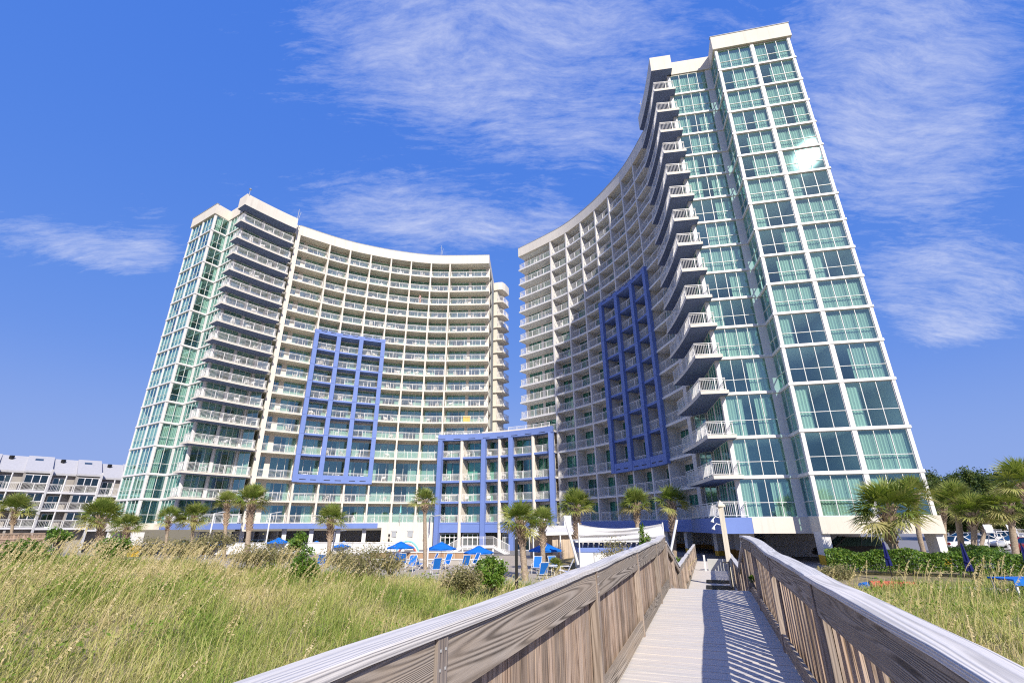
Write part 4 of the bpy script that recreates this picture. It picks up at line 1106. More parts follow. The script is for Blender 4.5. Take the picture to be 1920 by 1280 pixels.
parts_ = [blades(150000, 1.15, .24, .60, .0042, '', ''), blades(70000, 1.6, .28, .66, .0042, '', ''), blades(26000, 1.3, .5, .95, .004, '', '', tuft=5)]
def weeds(n):
    x, y = sample(n // 14, 3, 30, 1.3); k = keep(x, y) & (patch(x * .9 + 5, y * .9 - 2) > .25); x, y = x[k], y[k]
    x = np.repeat(x, 14) + rng.normal(size=14 * len(x)) * .16; y = np.repeat(y, 14) + rng.normal(size=len(x)) * .16
    z = gh(x, y) + rng.uniform(.05, .55, len(x)); d = np.hypot(x, y)
    V, F, H = leaf_arrays(np.stack([x, y, z], 1), None, len(x), (.035 * (.7 + d / 25))[:, None], np.clip(rng.normal(.12, .1, len(x)), 0, 1)); return V, F, H
def thatch(n):
    V, F, H = blades(n, 1.3, .25, .5, .0045, '', '', tuft=14); H = np.clip(H * .3 + .72, 0, 1)
    c = V.reshape(-1, 6, 3); m_ = patch(c[:, 0, 0] * .7 - 4, c[:, 0, 1] * .8 + 1) > .15
    gz_ = c[:, 0, 2].copy(); c[:, :, 2] = gz_[:, None] + (c[:, :, 2] - gz_[:, None]) * .62
    c = c[m_]; h = H.reshape(-1, 6)[m_]; nn = len(c); b = np.arange(nn)[:, None] * 6
    return c.reshape(-1, 3), np.concatenate([b + np.array([[0, 1, 2, 3]]), b + np.array([[3, 2, 4, 5]])]), h.ravel()
parts_ += [weeds(26000), thatch(100000)]
VV = []; FF = []; HH = []; o_ = 0
for V, F, H in parts_: VV.append(V); FF.append(F + o_); HH.append(H); o_ += len(V)
tag(npmesh('dune_grass', np.concatenate(VV), np.concatenate(FF), ['grass'], np.concatenate(HH)), kind='stuff')
def sea_oats(n):
    x, y = sample(n, 4.0, 38, 1.5, -54, 52); k = keep(x, y)
    # thick on the dune away from the walk and along its back edge
    s = x * BD[0] + y * BD[1]; r = x * BR[0] + y * BR[1]
    pr = np.where(r < 0, .10 + .62 * (1 - sst(-14, -4, x)) + .10 * (y > 15), .2) * (.5 + .5 * (patch(x * .8 + 3, y * .8) > -.3))
    k &= rng.uniform(0, 1, len(x)) < pr; x, y = x[k], y[k]; n = len(x)
    d = np.hypot(x, y); z = gh(x, y) - .02
    H = rng.uniform(.85, 1.45, n); az = rng.normal(.15, .55, n); ln = rng.uniform(.15, .6, n)
    dirv = np.stack([np.cos(az), np.sin(az) * .6, 0 * az], 1)
    P = []; m_ = 6
    for i in range(m_ + 1):
        f = i / m_; P.append(np.stack([x, y, z], 1) + dirv * (ln * H * f ** 1.9)[:, None] + np.array([0, 0, 1]) * (H * (f - .22 * ln * f ** 3))[:, None])
    wv = (.0028 * (.7 + d / 12))[:, None]; A = np.stack([np.ones(n), .25 * rng.normal(size=n), 0 * az], 1)
    Vs = []; Fs = []; Hs = []; o = 0; hu = rng.uniform(.1, .8, n)
    st = np.stack([q for p in P for q in (p - A * wv, p + A * wv)], 1); Vs.append(st.reshape(-1, 3)); b = np.arange(n)[:, None] * (2 * (m_ + 1))
    for i in range(m_): Fs.append(b + np.array([[2 * i, 2 * i + 1, 2 * i + 3, 2 * i + 2]]))
    Hs.append(np.repeat(hu * .6, 2 * (m_ + 1))); o = len(Vs[0])
    for j in range(16):
        f = .66 + .36 * j / 15; i = min(int(f * m_), m_ - 1); t = f * m_ - i; c = P[i] + (P[i + 1] - P[i]) * t
        sz = (.050 * (1 - .4 * abs(j / 15 - .4)) * (.75 + d / 40))[:, None]
        a = rng.normal(size=(n, 3)) * np.array([.7, .7, .35]) + dirv * .8 - np.array([0, 0, .55]); a /= np.linalg.norm(a, axis=1)[:, None]
        bb = rng.normal(size=(n, 3)); bb -= (bb * a).sum(1)[:, None] * a; bb /= np.linalg.norm(bb, axis=1)[:, None]
        V = np.stack([c, c + a * sz * .55 + bb * sz * .26, c + a * sz * 1.15, c + a * sz * .55 - bb * sz * .26], 1).reshape(-1, 3)
        Vs.append(V); Fs.append(np.arange(n * 4).reshape(n, 4) + o); Hs.append(np.repeat(np.clip(hu + rng.normal(0, .15, n), 0, 1), 4)); o += len(V)
    tag(npmesh('sea_oats', np.concatenate(Vs), np.concatenate(Fs), ['oats'], np.concatenate(Hs)), kind='stuff')
sea_oats(6000)

# ------------------------------------------------------------------ grey row houses
def row_house(label, u0, z_add):
    """one stepped unit of the row; u0 = distance along the row"""
    o = Vector((-69.5, 66.5, 0)); e = Vector((.70, .714, 0)); b = Vector((-.714, .70, 0)); Lw = 5.6
    P = lambda u, d, z: o + e * (u0 + u) + b * d + Vector((0, 0, z + z_add))
    t = thing('row_house', label, 'house', tuple(P(2.8, 4, 0) + Vector((0, 0, -3.3 - z_add))), 'grey row houses')
    fl = [.1, 2.5, 4.9, 7.35]
    w_ = MB(); E3 = lambda u, d, z, du, dd, dz, m_=0, B=w_: B.obox(P(u, d, z), e * du, b * dd, (0, 0, dz), m_)
    E3(0, 1.5, -3.4, Lw, 7.5, 3.5 + 7.3); E3(2.75, .02, -3.4, .25, 1.48, 3.5 + 7.3); w_.build('wall', ['siding_dk'], t)
    dv = MB(); E3(-.12, -.25, -3.4, .24, 1.75, 11.2, 0, dv); E3(Lw - .12, -.25, -3.4, .24, 1.75, 11.2, 0, dv); dv.build('divider', ['siding'], t)
    r_ = MB()
    for u, d0 in ((0, .9), (2.75, -.1)):
        du = 2.75 if u == 0 else Lw - 2.75
        A = [P(u, d0, 7.2), P(u + du, d0, 7.2), P(u + du, 5.4, 9.75 if u else 9.6), P(u, 5.4, 9.75 if u else 9.6)]
        h = Vector((0, 0, .28)); r_.poly([q + h for q in A]); r_.poly(A[::-1])
        for i in range(4): r_.quad(A[i], A[(i + 1) % 4], A[(i + 1) % 4] + h, A[i] + h)
        r_.poly([A[1], A[2], P(u + du, 5.4, 7.2)]); r_.poly([A[0], A[3], P(u, 5.4, 7.2)])
    rf = r_.build('roof', ['shingle'], t)
    sk = MB(); q = lambda u, d: P(u, d, 7.2 + .3 + (d + .1) / 5.5 * 2.55 + .02); sk.quad(q(3.5, 3.6), q(4.4, 3.6), q(4.4, 4.3), q(3.5, 4.3)); sk.build('skylight', ['glass_grey'], rf)
    vp = MB(); c = P(1.0, 4.2, 9.3); vp.box(c.x - .2, c.y - .2, c.z, c.x + .2, c.y + .2, c.z + .45); vp.build('roof_vent', ['dark'], rf)
    for k in range(3):
        z = fl[k]
        f = MB(); E3(0, -.2, z - .28, Lw, 1.9, .26, 0, f); f.build('balcony', ['siding'], t)
        g = MB(); a, c = P(2.95, .1, 0), P(Lw - .12, .1, 0); glazing(g, (a.x, a.y), (c.x, c.y), z + z_add + .9, fl[k + 1] - .35 + z_add, 3, 0, f=.1); g.build('window', ['siding', 'glass_dk_shade' if 0 else 'glass_grey'], t)
        g2 = MB(); a, c = P(.4, 1.46, 0), P(1.75, 1.46, 0); glazing(g2, (a.x, a.y), (c.x, c.y), z + z_add, fl[k + 1] - .5 + z_add, 2, 0, f=.09); g2.build('sliding_door', ['frame', 'glass_grey'], t)
        rl = MB(); fence_rail(rl, [tuple(P(2.9, .0, 0))[:2], tuple(P(Lw - .12, .0, 0))[:2]], z + z_add, h=.95, pick=.13); fence_rail(rl, [tuple(P(.12, -.1, 0))[:2], tuple(P(2.75, -.1, 0))[:2]], z + z_add, h=.95, pick=.16); rl.build('balcony_railing', ['white'], t)
        ps = MB(); p = P(1.7, -.1, z); ps.box(p.x - .06, p.y - .06, p.z, p.x + .06, p.y + .06, p.z + 2.2); ps.build('post', ['white'], t)
for i, (lb, za) in enumerate([('grey row house cut by the frame edge', .05), ('grey row house behind the ragged palm, tallest roof of the row', .1), ('grey row house with skylight, second beyond the ragged palm', 0), ('grey row house half hidden by the sunlit tower', -.25)]):
    row_house(lb, -6.3 + 5.62 * i, za)

def slat_fence():
    a = aty(-40, 990, 47); b = aty(90, 990, 49); t = thing('slat_fence', 'brown weathered slat fence below the grey row houses', 'fence', (a.x, a.y, -3.2))
    m_ = MB(); n = 70
    for i in range(n):
        p = a.lerp(b, (i + .5) / n); m_.beam((p.x, p.y, -3.3), (p.x, p.y, -.55 + rnd.uniform(-.06, .06)), .15, .03, 0, up=(0, 1, 0), seed=seed())
    m_.build('slat_panel', ['wood_picket'], t)
    r_ = MB()
    for z in (-2.4, -.9, -.45): r_.beam((a.x, a.y - .07, z), (b.x, b.y - .07, z), .06, .12, 0, seed=seed())
    r_.build('rail', ['wood_picket'], t)
slat_fence()

# ------------------------------------------------------------------ pool deck
def simple(name, label, cat, mb, mats, loc, group=None):
    o = mb.build(name, mats, None, origin=loc); o.location = loc; return tag(o, label, cat, group)
def wall_run(name, label, a, b, thick, z0, z1, mat, cop=None):
    t = thing(name, label, 'wall', (a[0], a[1], z0)); m_ = MB(); A = Vector((*a, 0)); d = Vector((b[0] - a[0], b[1] - a[1], 0)); n = Vector((-d.y, d.x, 0)).normalized()
    m_.obox(A + Vector((0, 0, z0)), d, n * thick, (0, 0, z1 - z0)); m_.build('wall', [mat], t)
    c_ = MB(); c_.obox(A - n * .06 + Vector((0, 0, z1)), d, n * (thick + .12), (0, 0, .09)); c_.build('coping', [cop or 'white'], t)
wall_run('pool_wall', 'long low white wall in front of the garage of the sunlit tower', (-45, 68.5), (-14.0, 66.5), .3, -3.4, -1.95, 'white')
wall_run('planter_wall', 'low tan stone wall behind the open blue umbrellas', (-14.5, 52.5), (-3.5, 51.2), .5, -3.4, -2.45, 'stone')
wall_run('pool_curb', 'pale raised pool curb in front of the tan stone wall', (-13.2, 48.2), (-1.0, 46.6), .4, -3.4, -2.85, 'concrete')

def make_umbrella():
    t = thing('open_umbrella', '', 'umbrella')
    c = MB(); n = 8; Rr = 1.42; H = .72
    rings = [(.16, H), (.42, H * .80), (.8, H * .47), (Rr, .0)]
    for (r0, z0), (r1, z1) in zip(rings[:-1], rings[1:]):
        for i in range(n):
            for h in (0, 1):
                a0 = 2 * math.pi * (i + h * .5) / n; a1 = 2 * math.pi * (i + h * .5 + .5) / n
                k0 = 1 if h == 0 else .965; k1 = .965 if h == 0 else 1
                p = lambda r, z, a, k: (r * k * math.cos(a), r * k * math.sin(a), 2.05 + z)
                c.quad(p(r0, z0, a0, k0), p(r1, z1, a0, k0), p(r1, z1, a1, k1), p(r0, z0, a1, k1))
    for i in range(n):
        a0 = 2 * math.pi * i / n; a1 = 2 * math.pi * (i + 1) / n
        q = lambda a, z: (Rr * math.cos(a), Rr * math.sin(a), 2.05 + z)
        c.quad(q(a0, 0), q(a0, -.14), q(a1, -.14), q(a1, 0))
    c.build('canopy', ['umb_blue'], t)
    v = MB()
    for i in range(n):
        a0 = 2 * math.pi * i / n; a1 = 2 * math.pi * (i + 1) / n
        v.quad((.02 * math.cos(a0), .02 * math.sin(a0), 2.05 + H + .13), (.4 * math.cos(a0), .4 * math.sin(a0), 2.05 + H * .86), (.4 * math.cos(a1), .4 * math.sin(a1), 2.05 + H * .86), (.02 * math.cos(a1), .02 * math.sin(a1), 2.05 + H + .13))
    v.build('vent_cap', ['umb_blue'], t)
    p = MB(); p.tube([(0, 0, 0), (0, 0, 2.92)], .025, 8); p.build('pole', ['plastic'], t)
    r_ = MB()
    for i in range(n):
        a = 2 * math.pi * i / n; r_.beam((0, 0, 2.05 + H * .9), (Rr * .97 * math.cos(a), Rr * .97 * math.sin(a), 2.03), .018, .018); r_.beam((0, 0, 1.75), (Rr * .5 * math.cos(a), Rr * .5 * math.sin(a), 2.05 + H * .45), .012, .012)
    r_.build('ribs', ['plastic'], t)
    b = MB(); b.tube([(0, 0, 0), (0, 0, .08), (0, 0, .1)], [.28, .26, .05], 12); b.build('base', ['plastic'], t)
    return t
UM = make_umbrella(); used_um = [False]
def umbrella_px(label, u, v, wpx):
    d = 2.84 * FPX / wpx; Y = d / .932; p = aty(u, v, Y); g = gz(p.x, p.y) + .02
    sc = (p.z - g) / 2.9; sc = min(max(sc, .70), 1.1)
    loc = (p.x, p.y, p.z - 2.9 * sc)
    if not used_um[0]:
        used_um[0] = True; o = UM; o.location = loc; o['label'] = label; o['group'] = 'open blue umbrellas by the pool'; o.scale = (1, 1, sc); o.rotation_euler = (0, 0, .3)
    else: o = dup(UM, loc, rnd.uniform(0, 1), (1, 1, sc), label)
    return loc
umbrella_px('big open blue umbrella over the round table beside the large palm', 1022, 1016, 64)
umbrella_px('open blue umbrella in front of the white staircase', 828, 1015, 56)
umbrella_px('open blue umbrella before the cream ground wall', 752, 1014, 52)
umbrella_px('open blue umbrella behind the bright green rounded bush', 898, 1022, 56)
umbrella_px('open blue umbrella nearest the thick-trunked palm', 412, 1010, 42)
umbrella_px('open blue umbrella between the lamp post and yellow-green bush', 523, 1007, 40)
umbrella_px('open blue umbrella just left of the palm under the pale frame', 594, 1013, 36)
umbrella_px('open blue umbrella just right of the palm under the pale frame', 645, 1014, 40)
umbrella_px('most distant open blue umbrella, half sunk in the scrub', 370, 1008, 30)

def make_sling():
    t = thing('sling_chair', '', 'chair')
    f = MB()
    for s in (-.28, .28):
        f.tube([(s, .28, 0), (s, .24, .62), (s, -.32, .64)], .018, 6); f.tube([(s, -.45, 0), (s, .12, .40), (s, .3, .40)], .018, 6); f.tube([(s, .32, .40), (s, -.22, .32), (s, -.62, 1.05)], .018, 6)
    for y, z in ((.32, .40), (-.22, .32), (-.62, 1.05), (-.45, .02)): f.tube([(-.28, y, z), (.28, y, z)], .016, 6)
    f.build('frame', ['plastic'], t)
    s_ = MB(); pts = [(.32, .41), (.05, .36), (-.22, .33), (-.30, .48), (-.47, .78), (-.62, 1.05)]
    for (y0, z0), (y1, z1) in zip(pts[:-1], pts[1:]):
        s_.quad((-.265, y0, z0), (.265, y0, z0), (.265, y1, z1), (-.265, y1, z1)); s_.quad((-.265, y0, z0 - .015), (-.265, y1, z1 - .015), (.265, y1, z1 - .015), (.265, y0, z0 - .015))
    s_.build('sling', ['sling'], t); return t
SC = make_sling(); used_sc = [False]
def sling_px(label, u, v, Y, rot):
    p = aty(u, v, Y); loc = (p.x, p.y, gz(p.x, p.y) + .025)
    if not used_sc[0]:
        used_sc[0] = True; SC.location = loc; SC.rotation_euler = (0, 0, rot); SC['label'] = label; SC['group'] = 'blue sling chairs on the pool deck'
    else: dup(SC, loc, rot, 1.08, label)
sling_px('blue sling chair with its back to the dune at the round table', 1016, 1070, 34.5, 0.3)
sling_px('blue sling chair at the round table beside the large palm trunk', 1006, 1060, 38.5, 2.9)
sling_px('blue sling chair on the boardwalk side of the round table', 1058, 1062, 36, 1.5)
sling_px('blue sling chair on the far side of the round table', 1040, 1058, 39, 3.4)
sling_px('blue sling chair at the foot of the bare-trunked palm', 817, 1060, 38.5, .4)
sling_px('blue sling chair under the umbrella by the staircase', 834, 1052, 43, 2.6)
sling_px('blue sling chair just past the bare palm trunk', 806, 1052, 44, 2.0)
sling_px('blue sling chair tilted left of the bare palm trunk', 786, 1050, 43, -.5)
sling_px('blue sling chair under the umbrella before the cream wall', 756, 1046, 45, .1)
sling_px('blue sling chair set apart toward the grey dry bush', 738, 1045, 46, .9)
sling_px('blue sling chair nearest the grey dry bush', 722, 1048, 45, 1.5)
sling_px('blue sling chair between bare palm and umbrella pole', 770, 1052, 40.5, 3.0)
sling_px('blue sling chair behind the bright green bush', 870, 1050, 42, .5)
sling_px('blue sling chair by the palm under the pale frame', 603, 1045, 44, .4)
sling_px('blue sling chair beneath the half-hidden umbrella', 885, 1048, 44, 2.2)
def round_table():
    p = aty(1030, 1066, 36.6); t = thing('round_table', 'round white patio table under the big blue umbrella', 'table', (p.x, p.y, gz(p.x, p.y)))
    m_ = MB(); m_.tube([(0, 0, .70), (0, 0, .73)], .6, 20); m_.build('tabletop', ['plastic'], t, origin=(0, 0, 0))
    for k in range(4):
        a = k * math.pi / 2 + .4; l = MB(); l.tube([(math.cos(a) * .4, math.sin(a) * .4, 0), (math.cos(a) * .3, math.sin(a) * .3, .7)], .02, 6); l.build('leg', ['plastic'], t, origin=(0, 0, 0))
round_table()
def potted():
    p = aty(1041, 1058, 37.5); g = gz(p.x, p.y); t = thing('potted_palm', 'small potted palm beside the round table', 'plant', (p.x, p.y, g))
    m_ = MB(); m_.tube([(0, 0, 0), (0, 0, .5)], [.2, .28], 12); m_.build('pot', ['concrete'], t, origin=(0, 0, 0))
    c = bpy.data.objects.new('foliage', CROWNS[1]); C.objects.link(c); c.parent = t; c.location = (0, 0, .62); c.scale = (.75, .75, .65)
potted()
def closed_umb(label, u, v0, Y, h, mat='navy', g=None, grp='furled navy umbrellas by the hedge'):
    p = aty(u, v0, Y); t = thing('closed_umbrella', label, 'umbrella', (p.x, p.y, p.z - h), grp)
    m_ = MB(); n = 10; zs = [(h, .02), (h - .12, .05), (h * .72, .10), (h * .55, .13), (h * .42, .16)]
    V = []
    for z, r in zs: V.append([((r * (1 if i % 2 else .62)) * math.cos(2 * math.pi * i / n), (r * (1 if i % 2 else .62)) * math.sin(2 * math.pi * i / n), z) for i in range(n)])
    for A, B in zip(V[:-1], V[1:]):
        for i in range(n): m_.quad(A[i], B[i], B[(i + 1) % n], A[(i + 1) % n])
    m_.build('canopy', [mat], t, origin=(0, 0, 0))
    st = MB(); st.tube([(0, 0, h * .62), (0, 0, h * .60), (0, 0, h * .58)], [.115, .125, .115], 10); st.build('strap', [mat], t, origin=(0, 0, 0))
    q = MB(); q.tube([(0, 0, -.5), (0, 0, h + .06)], .025, 8); q.build('pole', ['dark' if mat == 'navy' else 'plastic'], t, origin=(0, 0, 0))
closed_umb('furled navy umbrella standing in the hedge before the glass tower', 1655, 1014, 27, 2.0)
closed_umb('furled navy umbrella between the twin palms and the hedge', 1801, 1016, 23, 2.0)
closed_umb('furled navy umbrella at the frame edge near the pineapple-booted palm', 1914, 1020, 21, 2.1)
tq = Vector((*LW(-1, (16.6 + 1.0, 7.4)), 0)); tq = aty(752, 946, tq.y + .2)
closed_umb('furled turquoise umbrella on the lowest balcony of the sunlit tower', 752, 946, tq.y, 2.0, 'aqua', grp=None)

def spray_arch():
    p = aty(764, 1030, 55); t = thing('spray_arch', 'small aqua and red spray arch behind the umbrellas', 'play arch', (p.x, p.y, -3.3))
    for k, (r, mt) in enumerate(((1.35, 'aqua'), (1.2, 'white'), (1.05, 'red'))):
        m_ = MB(); m_.tube([(math.cos(a) * r, 0, max(0, math.sin(a)) * r * 1.35) for a in [math.pi * i / 16 for i in range(17)]], .085, 8); m_.build('arch_tube', [mt], t, origin=(0, 0, 0))
spray_arch()
# white staircase with landing
def stairs():
    Y = 64.5; a = aty(866, 1020, Y); b = aty(926, 1020, Y); zf = -2.35
    t = thing('white_staircase', 'white railed landing with stairs in front of the low periwinkle building', 'stairs', (a.x, Y, -3.3))
    m_ = MB(); m_.box(a.x, Y, zf - .22, b.x, Y + 3.5, zf); m_.build('landing', ['white'], t)
    for x in (a.x + .1, (a.x + b.x) / 2, b.x - .1): q = MB(); q.box(x - .08, Y + .1, -3.35, x + .08, Y + .26, zf - .22); q.build('post', ['white'], t)
    for sg, x0 in ((1, b.x), (-1, a.x)):
        s_ = MB()
        for i in range(6): s_.box(min(x0 + sg * i * .32, x0 + sg * (i + 1) * .32), Y + .2, zf - .16 * (i + 1) - .05, max(x0 + sg * i * .32, x0 + sg * (i + 1) * .32), Y + 1.7, zf - .16 * (i + 1))
        s_.beam((x0, Y + .2, zf - .15), (x0 + sg * 1.95, Y + .2, zf - 1.1), .05, .28); s_.build('steps', ['white'], t)
    r_ = MB(); fence_rail(r_, [(a.x, Y + .04), (b.x, Y + .04)], zf, h=1.1, pick=.13)
    for sg, x0 in ((1, b.x), (-1, a.x)):
        for i in range(15):
            f = i / 14; x = x0 + sg * 1.95 * f; z = zf - .98 * f; r_.box(x - .02, Y + .18, z, x + .02, Y + .22, z + 1.05)
        for h in (1.08, .12): r_.beam((x0, Y + .2, zf + h), (x0 + sg * 1.98, Y + .2, zf - .98 + h), .06, .05)
    r_.build('railing', ['white'], t)
stairs()
# awning and beige side wall
def awning():
    Y = 53; a = aty(996, 990, Y); b = aty(1086, 990, Y); t = thing('white_awning', 'white sloped awning on posts beside the low periwinkle building', 'awning', (a.x, Y, -3.3))
    m_ = MB(); x0, x1 = a.x, b.x + .4
    m_.poly([(x0, Y, -.72), (x1, Y, -.55), (x1, Y + 4, .02), (x0, Y + 4, .02)]); m_.poly([(x0, Y, -.78), (x0, Y + 4, -.04), (x1, Y + 4, -.04), (x1, Y, -.61)]); m_.quad((x0, Y, -.98), (x1, Y, -.85), (x1, Y, -.55), (x0, Y, -.72)); m_.build('canopy', ['tarp'], t)
    for x in (x0 + .2, (x0 + x1) / 2 + .3, x1 - .8): q = MB(); q.tube([(x, Y + .1, -3.4), (x, Y + .1, -.75)], .07, 8); q.build('post', ['white'], t)
    w_ = MB(); w_.box(x0, Y + 4.2, -3.4, x1, Y + 4.4, -.06); w_.build('back_wall', ['tan'], t)
    w2 = MB(); n = 12
    for i in range(n): w2.quad((x0 + 2.2 + 2.6 * i / n, Y + .6 + .12 * math.sin(i * 2.2), -3.3), (x0 + 2.2 + 2.6 * (i + 1) / n, Y + .6 + .12 * math.sin((i + 1) * 2.2), -3.3), (x0 + 2.2 + 2.6 * (i + 1) / n, Y + .6, -.9), (x0 + 2.2 + 2.6 * i / n, Y + .6, -.9))
    w2.build('side_curtain', ['tan'], t)
awning()
# snack bar hut and the white tarpaulin above it
def hut():
    Y = 40.5; a = aty(1086, 1030, Y); b = aty(1236, 1030, Y); t = thing('snack_bar', 'low white and blue poolside hut under the white tarpaulin', 'hut', (a.x, Y, -3.3))
    w_ = MB(); w_.box(a.x, Y, -3.4, b.x, Y + 3.2, -1.95); w_.build('wall', ['white'], t)
    f = MB(); f.box(a.x - .1, Y - .05, -1.95, b.x + .1, Y + 3.3, -1.62); f.build('fascia', ['blue'], t)
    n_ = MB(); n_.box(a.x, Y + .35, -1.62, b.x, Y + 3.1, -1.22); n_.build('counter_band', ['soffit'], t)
    r_ = MB(); r_.box(a.x - .3, Y - .35, -1.22, b.x + .3, Y + 3.5, -1.1); r_.build('roof', ['white'], t)
    i = 0; x = a.x + .3
    while x < b.x:
        k = MB(); k.prism([(x - .05, Y - .25), (x + .05, Y - .25), (x + .05, Y + .34), (x - .05, Y + .34)], -1.34, -1.22); k.beam((x, Y + .3, -1.62), (x, Y - .2, -1.3), .07, .09); k.build('bracket', ['white'], t); x += .42
    d = MB(); d.box(a.x + 1.1, Y - .04, -3.3, a.x + 1.16, Y + .0, -2.0); d.box(a.x + 2.6, Y - .04, -3.3, a.x + 2.66, Y, -2.0); d.box(a.x + 1.1, Y - .04, -2.06, a.x + 2.66, Y - .001, -2.0); d.build('door_trim', ['cap'], t)
    # tarpaulin
    t2 = thing('white_tarpaulin', 'sagging white tarpaulin stretched above the poolside hut', 'tarpaulin', (a.x, Y, -1.1)); nx_, nz_ = 40, 12; m_ = MB(); G = []
    for j in range(nz_ + 1):
        v_ = j / nz_; row = []
        for q in range(nx_ + 1):
            u_ = q / nx_; top = .12 - .42 * 4 * u_ * (1 - u_) * (1 - .3 * u_); bot = -1.08
            z = top + (bot - top) * v_
            fold = .10 * math.sin(5 * (v_ * 1.4 + u_ * 1.3)) * math.sin(math.pi * v_) + .05 * math.sin(16 * (v_ + .35 * u_))
            row.append((a.x + (b.x + .35 - a.x) * u_, Y - .38 + fold - .25 * (1 - v_) * math.sin(math.pi * u_), z))
        G.append(row)
    for j in range(nz_):
        for q in range(nx_): m_.quad(G[j][q], G[j][q + 1], G[j + 1][q + 1], G[j + 1][q])
    m_.build('sheet', ['tarp'], t2)
    for x in (a.x - .02, b.x + .37): p = MB(); p.tube([(x, Y - .4, -3.3), (x, Y - .4, .2)], .05, 8); p.build('post', ['white'], t2)
hut()
def pole_obj(name, label, cat, p, q, r, mat, extra=None, group=None):
    t = thing(name, label, cat, tuple(p), group); m_ = MB(); m_.tube([Vector(p), Vector(q)], r, 10); m_.build('pole', [mat], t)
    if extra: extra(t, Vector(q))
    return t
def panel(t, q):
    b = MB(); b.box(q.x - .05, q.y - .03, q.z - .8, q.x + .5, q.y + .03, q.z); b.build('panel', ['white'], t)
pole_obj('leaning_pole', 'leaning white pole with a small white panel at its top', 'pole', aty(1084, 1058, 38), aty(1058, 966, 38), .10, 'white', panel)
pole_obj('leaning_pole', 'thin bare white pole leaning against the palm by the tarpaulin', 'pole', aty(1256, 1042, 30), aty(1269, 974, 30), .07, 'white')
g_ = aty(968, 1010, 22)
dpst = MB(); dpst.beam((0, 0, 0), (0, 0, g_.z - gz(g_.x, g_.y)), .13, .13, 0, up=(0, 1, 0), seed=seed())
o = dpst.build('dark_post', ['dark'], None, origin=(0, 0, 0)); o.location = (g_.x, g_.y, gz(g_.x, g_.y)); tag(o, 'dark upright timber post between the green bush and large palm', 'post')
def lamp(label, u, v, Y):
    p = aty(u, v, Y); g = gz(p.x, p.y)
    def head(t, q):
        b = MB(); b.beam(q, q + Vector((.9, -.1, .12)), .06, .06); b.beam(q + Vector((.5, -.06, .06)), q + Vector((1.1, -.12, .14)), .24, .1); b.build('lamp_head', ['cap'], t)
    pole_obj('lamp_post', label, 'lamp post', (p.x, p.y, g), tuple(p), .07, 'white', head, 'white lamp posts along the pool')
lamp('white lamp post between the slim palms of the sunlit tower', 402, 962, 52); lamp('white lamp post just beyond the thick shaggy palm', 508, 962, 52); lamp('white lamp post beside the slender bare palm', 806, 968, 46); lamp('short white lamp post behind the palm under the pale frame', 628, 996, 50)
# cream shower post on the lower boardwalk
def shower():
    b_ = bw(24.6, .62, -2.5); t = thing('shower_post', 'tall cream beach shower post with pointed cap on the lower boardwalk', 'shower', tuple(b_)); m_ = MB()
    H = 3.25; m_.beam(b_, b_ + Vector((0, 0, H)), .21, .21, 0, up=(BD[0], BD[1], 0), seed=seed()); m_.build('post', ['wood_white'], t)
    c = MB(); x, y, z = b_.x, b_.y, b_.z + H; w_ = .155
    c.box(x - w_, y - w_, z, x + w_, y + w_, z + .07)
    for s in range(4):
        P4 = [(x - w_, y - w_, z + .07), (x + w_, y - w_, z + .07), (x + w_, y + w_, z + .07), (x - w_, y + w_, z + .07)]; c.poly([P4[s], P4[(s + 1) % 4], (x, y, z + .3)])
    c.build('pointed_cap', ['wood_white'], t)
    for k, dz in enumerate((2.75, 2.45)):
        h = MB(); q = b_ + Vector((0, 0, dz)); h.tube([q, q + Vector((-.32, -.05, .10)), q + Vector((-.45, -.06, -.02))], .02, 8); h.tube([q + Vector((-.45, -.06, -.02)), q + Vector((-.5, -.07, -.14))], [.03, .08], 10); h.build('shower_head', ['plastic'], t)
    f = MB(); q = b_ + Vector((-.1, -.2, 0)); f.tube([q + Vector((0, 0, .9)), q + Vector((-.02, -.1, 1.0)), q + Vector((-.3, -.12, 1.0)), q + Vector((-.34, -.12, .85))], .022, 8); f.tube([q + Vector((0, 0, 0)), q + Vector((0, 0, .95))], .02, 8); f.build('foot_tap', ['dark'], t)
shower()
def grey_panel():
    p = bw(32.5, .25, -2.5); t = thing('foot_wash_platform', 'flat grey foot-wash platform at the far end of the boardwalk', 'platform', tuple(p)); m_ = MB()
    m_.obox(bw(33, -.35, -2.5), Vector((BR[0], BR[1], 0)) * 1.25, Vector((BD[0], BD[1], 0)) * .2, (0, 0, .62)); m_.build('panel', ['sign_grey'], t)
    q = MB(); q.beam(bw(32.6, -.5, -2.5), bw(32.6, -.5, -1.65), .10, .10, up=(BD[0], BD[1], 0)); q.build('white_post', ['white'], t)
grey_panel()
for i, (lb, s) in enumerate([('dark grated mat across the lower boardwalk, nearer the ramp', 23.6), ('dark grated mat across the lower boardwalk, nearer the foot-wash platform', 26.0)]):
    m_ = MB()
    for k in range(9): m_.beam(bw(s + k * .16, -.45, zdeck(s) + .014), bw(s + k * .16, .66, zdeck(s) + .014), .09, .02)
    for r in (-.4, .1, .6): m_.beam(bw(s - .05, r, zdeck(s) + .012), bw(s + 1.33, r, zdeck(s) + .012), .05, .016)
    o = m_.build('floor_mat', ['dark'], None, origin=tuple(bw(s, 0, zdeck(s)))); o.location = bw(s, 0, zdeck(s)); tag(o, lb, 'mat', 'dark mats on the lower boardwalk')

